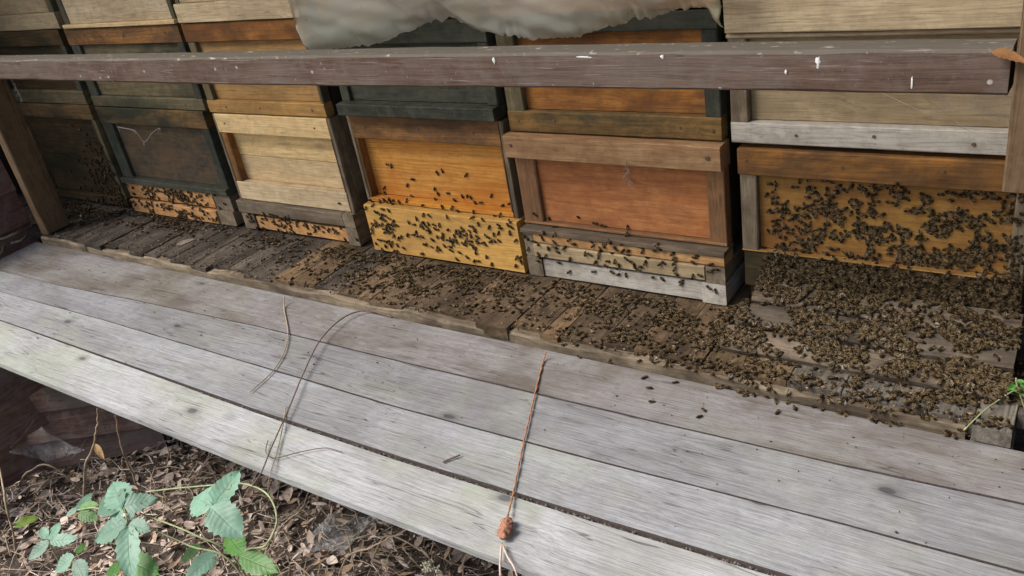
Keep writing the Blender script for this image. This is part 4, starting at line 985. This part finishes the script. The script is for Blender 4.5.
def on_face(n, fx, grp, **k):
    c = 0
    for _ in range(n * 9):
        x, z = fx()
        if z < 0.008: continue
        if grp in ('f4', 'f2', 'f3', 'f6') and brnd.random() > 0.5 + 1.5 * noise.noise((x * 16 + 1, z * 30, 4)) + .8 * noise.noise((x * 50, z * 60, 9)): continue
        if put((x, -0.14, z), (0, 1, 0), grp, **k): c += 1
        if c >= n: break
U, Gs = brnd.uniform, brnd.gauss
# crowds on the ledge
on_deck(210, lambda: (Gs(-1.77, .08), -0.01 - abs(Gs(0, .045))), 'h1')
on_deck(190, lambda: (Gs(-1.38, .13), -0.015 - abs(Gs(0, .035))), 'h2')
on_deck(110, lambda: (U(-1.0, -.56), -0.02 - abs(Gs(0, .045))), 'h3')
on_deck(440, lambda: (Gs(-.25, .15), -0.025 - abs(Gs(0.03, .075))), 'h4')
on_deck(50, lambda: (U(-.75, -.35), U(-.2, -.03)), 'h4')
on_deck(110, lambda: (U(-.05, .30), -0.03 - abs(Gs(0, .08))), 'h5')
on_deck(420, lambda: (Gs(.40, .12), -0.03 - abs(Gs(.09, .08))), 'h5')
on_deck(1350, lambda: (U(.49, 1.0), -0.005 - abs(Gs(.06, .10))), 'h6', mind=.005)
on_deck(260, lambda: (Gs(.92, .07), Gs(-.12, .06)), 'h6', mind=.0045)
# on the hive fronts
on_face(190, lambda: (-1.645 - abs(Gs(0, .09)), abs(Gs(0, .10))), 'f1')
on_face(170, lambda: (Gs(-1.36, .12), U(0, .105)), 'f2')
on_face(70, lambda: (Gs(-.79, .12), U(.0, .068)), 'f3')
on_face(200, lambda: (Gs(-.20, .14) if brnd.random() < .8 else U(-.48, -.40), Gs(.085, .042)), 'f4')
on_face(10, lambda: (U(-.44, -.03), U(.15, .24)), 'f4')
on_face(60, lambda: (U(.03, .47), U(.035, .125)), 'f5')
on_face(16, lambda: (Gs(.24, .02), Gs(.09, .03)), 'f5')
def f6():
    while True:
        x, z = U(.548, .985), U(.075, .288)
        q = (x - .548) / .43; v = (z - .075) / .213
        if brnd.random() < (0.25 + .75 * min(1, q * 1.6)) * (1.15 - v * .75): return x, z
on_face(700, f6, 'f6', mind=.0048)
on_face(230, lambda: (U(.55, .99), U(.05, .13)), 'h6', mind=.005)
# strays on the flap
for px, py in [(645, 378), (649, 388), (640, 369), (652, 402), (668, 372), (700, 417), (704, 410), (702, 378), (778, 412), (776, 402), (803, 397), (832, 407), (838, 409), (675, 383), (745, 396), (610, 362), (795, 408)]:
    p = atz(px, py, FZ); put((p.x, p.y, .05), (0, 0, -1), 'flap')
order = sorted(range(len(BEES)), key=lambda i: (BEES[i][2] != 'flap', (BEES[i][0] - CAM).length))
LAB = {'flap': ('lone honey bee on the silver flap below the crowded ledge', 'stray bees on the flap'),
       'h6': ('honey bee in the crowd before the amber box', 'bees before the amber box'),
       'f6': ('honey bee clinging to the front of the amber box', 'bees on the amber box'),
       'h5': ('honey bee on the ledge before the red brown box', 'bees before the red brown box'),
       'f5': ('honey bee on the layered floor strips under the red brown box', 'bees on the layered floor'),
       'h4': ('honey bee on the ledge before the lemon yellow board', 'bees before the lemon board'),
       'f4': ('honey bee on the lemon yellow board or honey box', 'bees on the lemon board')}
rest = MB()
for r_, i in enumerate(order):
    p, nrm, g = BEES[i]
    nrm = (nrm + Vector((Gs(0, .2), Gs(0, .2), Gs(0, .2)))).normalized()
    d = Vector((Gs(0, 1), Gs(0, 1), Gs(0, 1))); d = (d - nrm * d.dot(nrm)).normalized()
    y = nrm.cross(d); sc = brnd.uniform(1.0, 1.2)
    lift = brnd.choice([.0003, .0003, .0025]) if g[0] == 'h' else .0003
    M = Matrix.Translation(p + nrm * lift) @ Matrix((d, y, nrm)).transposed().to_4x4() @ Matrix.Scale(sc, 4)
    k = brnd.choice([0, 0, 1, 2, 2, 3])
    if r_ < 300:
        o = bpy.data.objects.new('honey_bee', BMESH[k]); COL.objects.link(o); o.matrix_world = M
        if g == 'h6':
            zone = 'upper landing board' if p.y > -.058 else 'middle landing board' if p.y > -.115 else 'lowest landing board' if p.y > -.172 and p.x > .53 else 'plank ends'
            side = 'left half' if p.x < .76 else 'right half'
            if zone == 'plank ends': lb = 'honey bee on the %s of the plank ends below the amber box' % side
            else: lb = 'honey bee on the %s of the %s before the amber box' % (side, zone)
            gr = 'bees, ' + lb.split(' on the ')[1]
        else: lb, gr = LAB[g] if g in LAB else ('honey bee on the left part of the ledge', 'bees on the left ledge')
        tag(o, lb, 'bee', gr)
    else:
        rest.add([M @ v for v in SHAPES[k].v], [], 0)
        off = len(rest.v) - len(SHAPES[k].v)
        rest.f += [tuple(a + off for a in f) for f in SHAPES[k].f]; rest.m += SHAPES[k].m
o = rest.build('bee_swarm', B_MATS, None, (0, 0, 0), True)
tag(o, 'mass of further honey bees along the hive entrances', 'bees', kind='stuff')
print('bees', len(BEES))
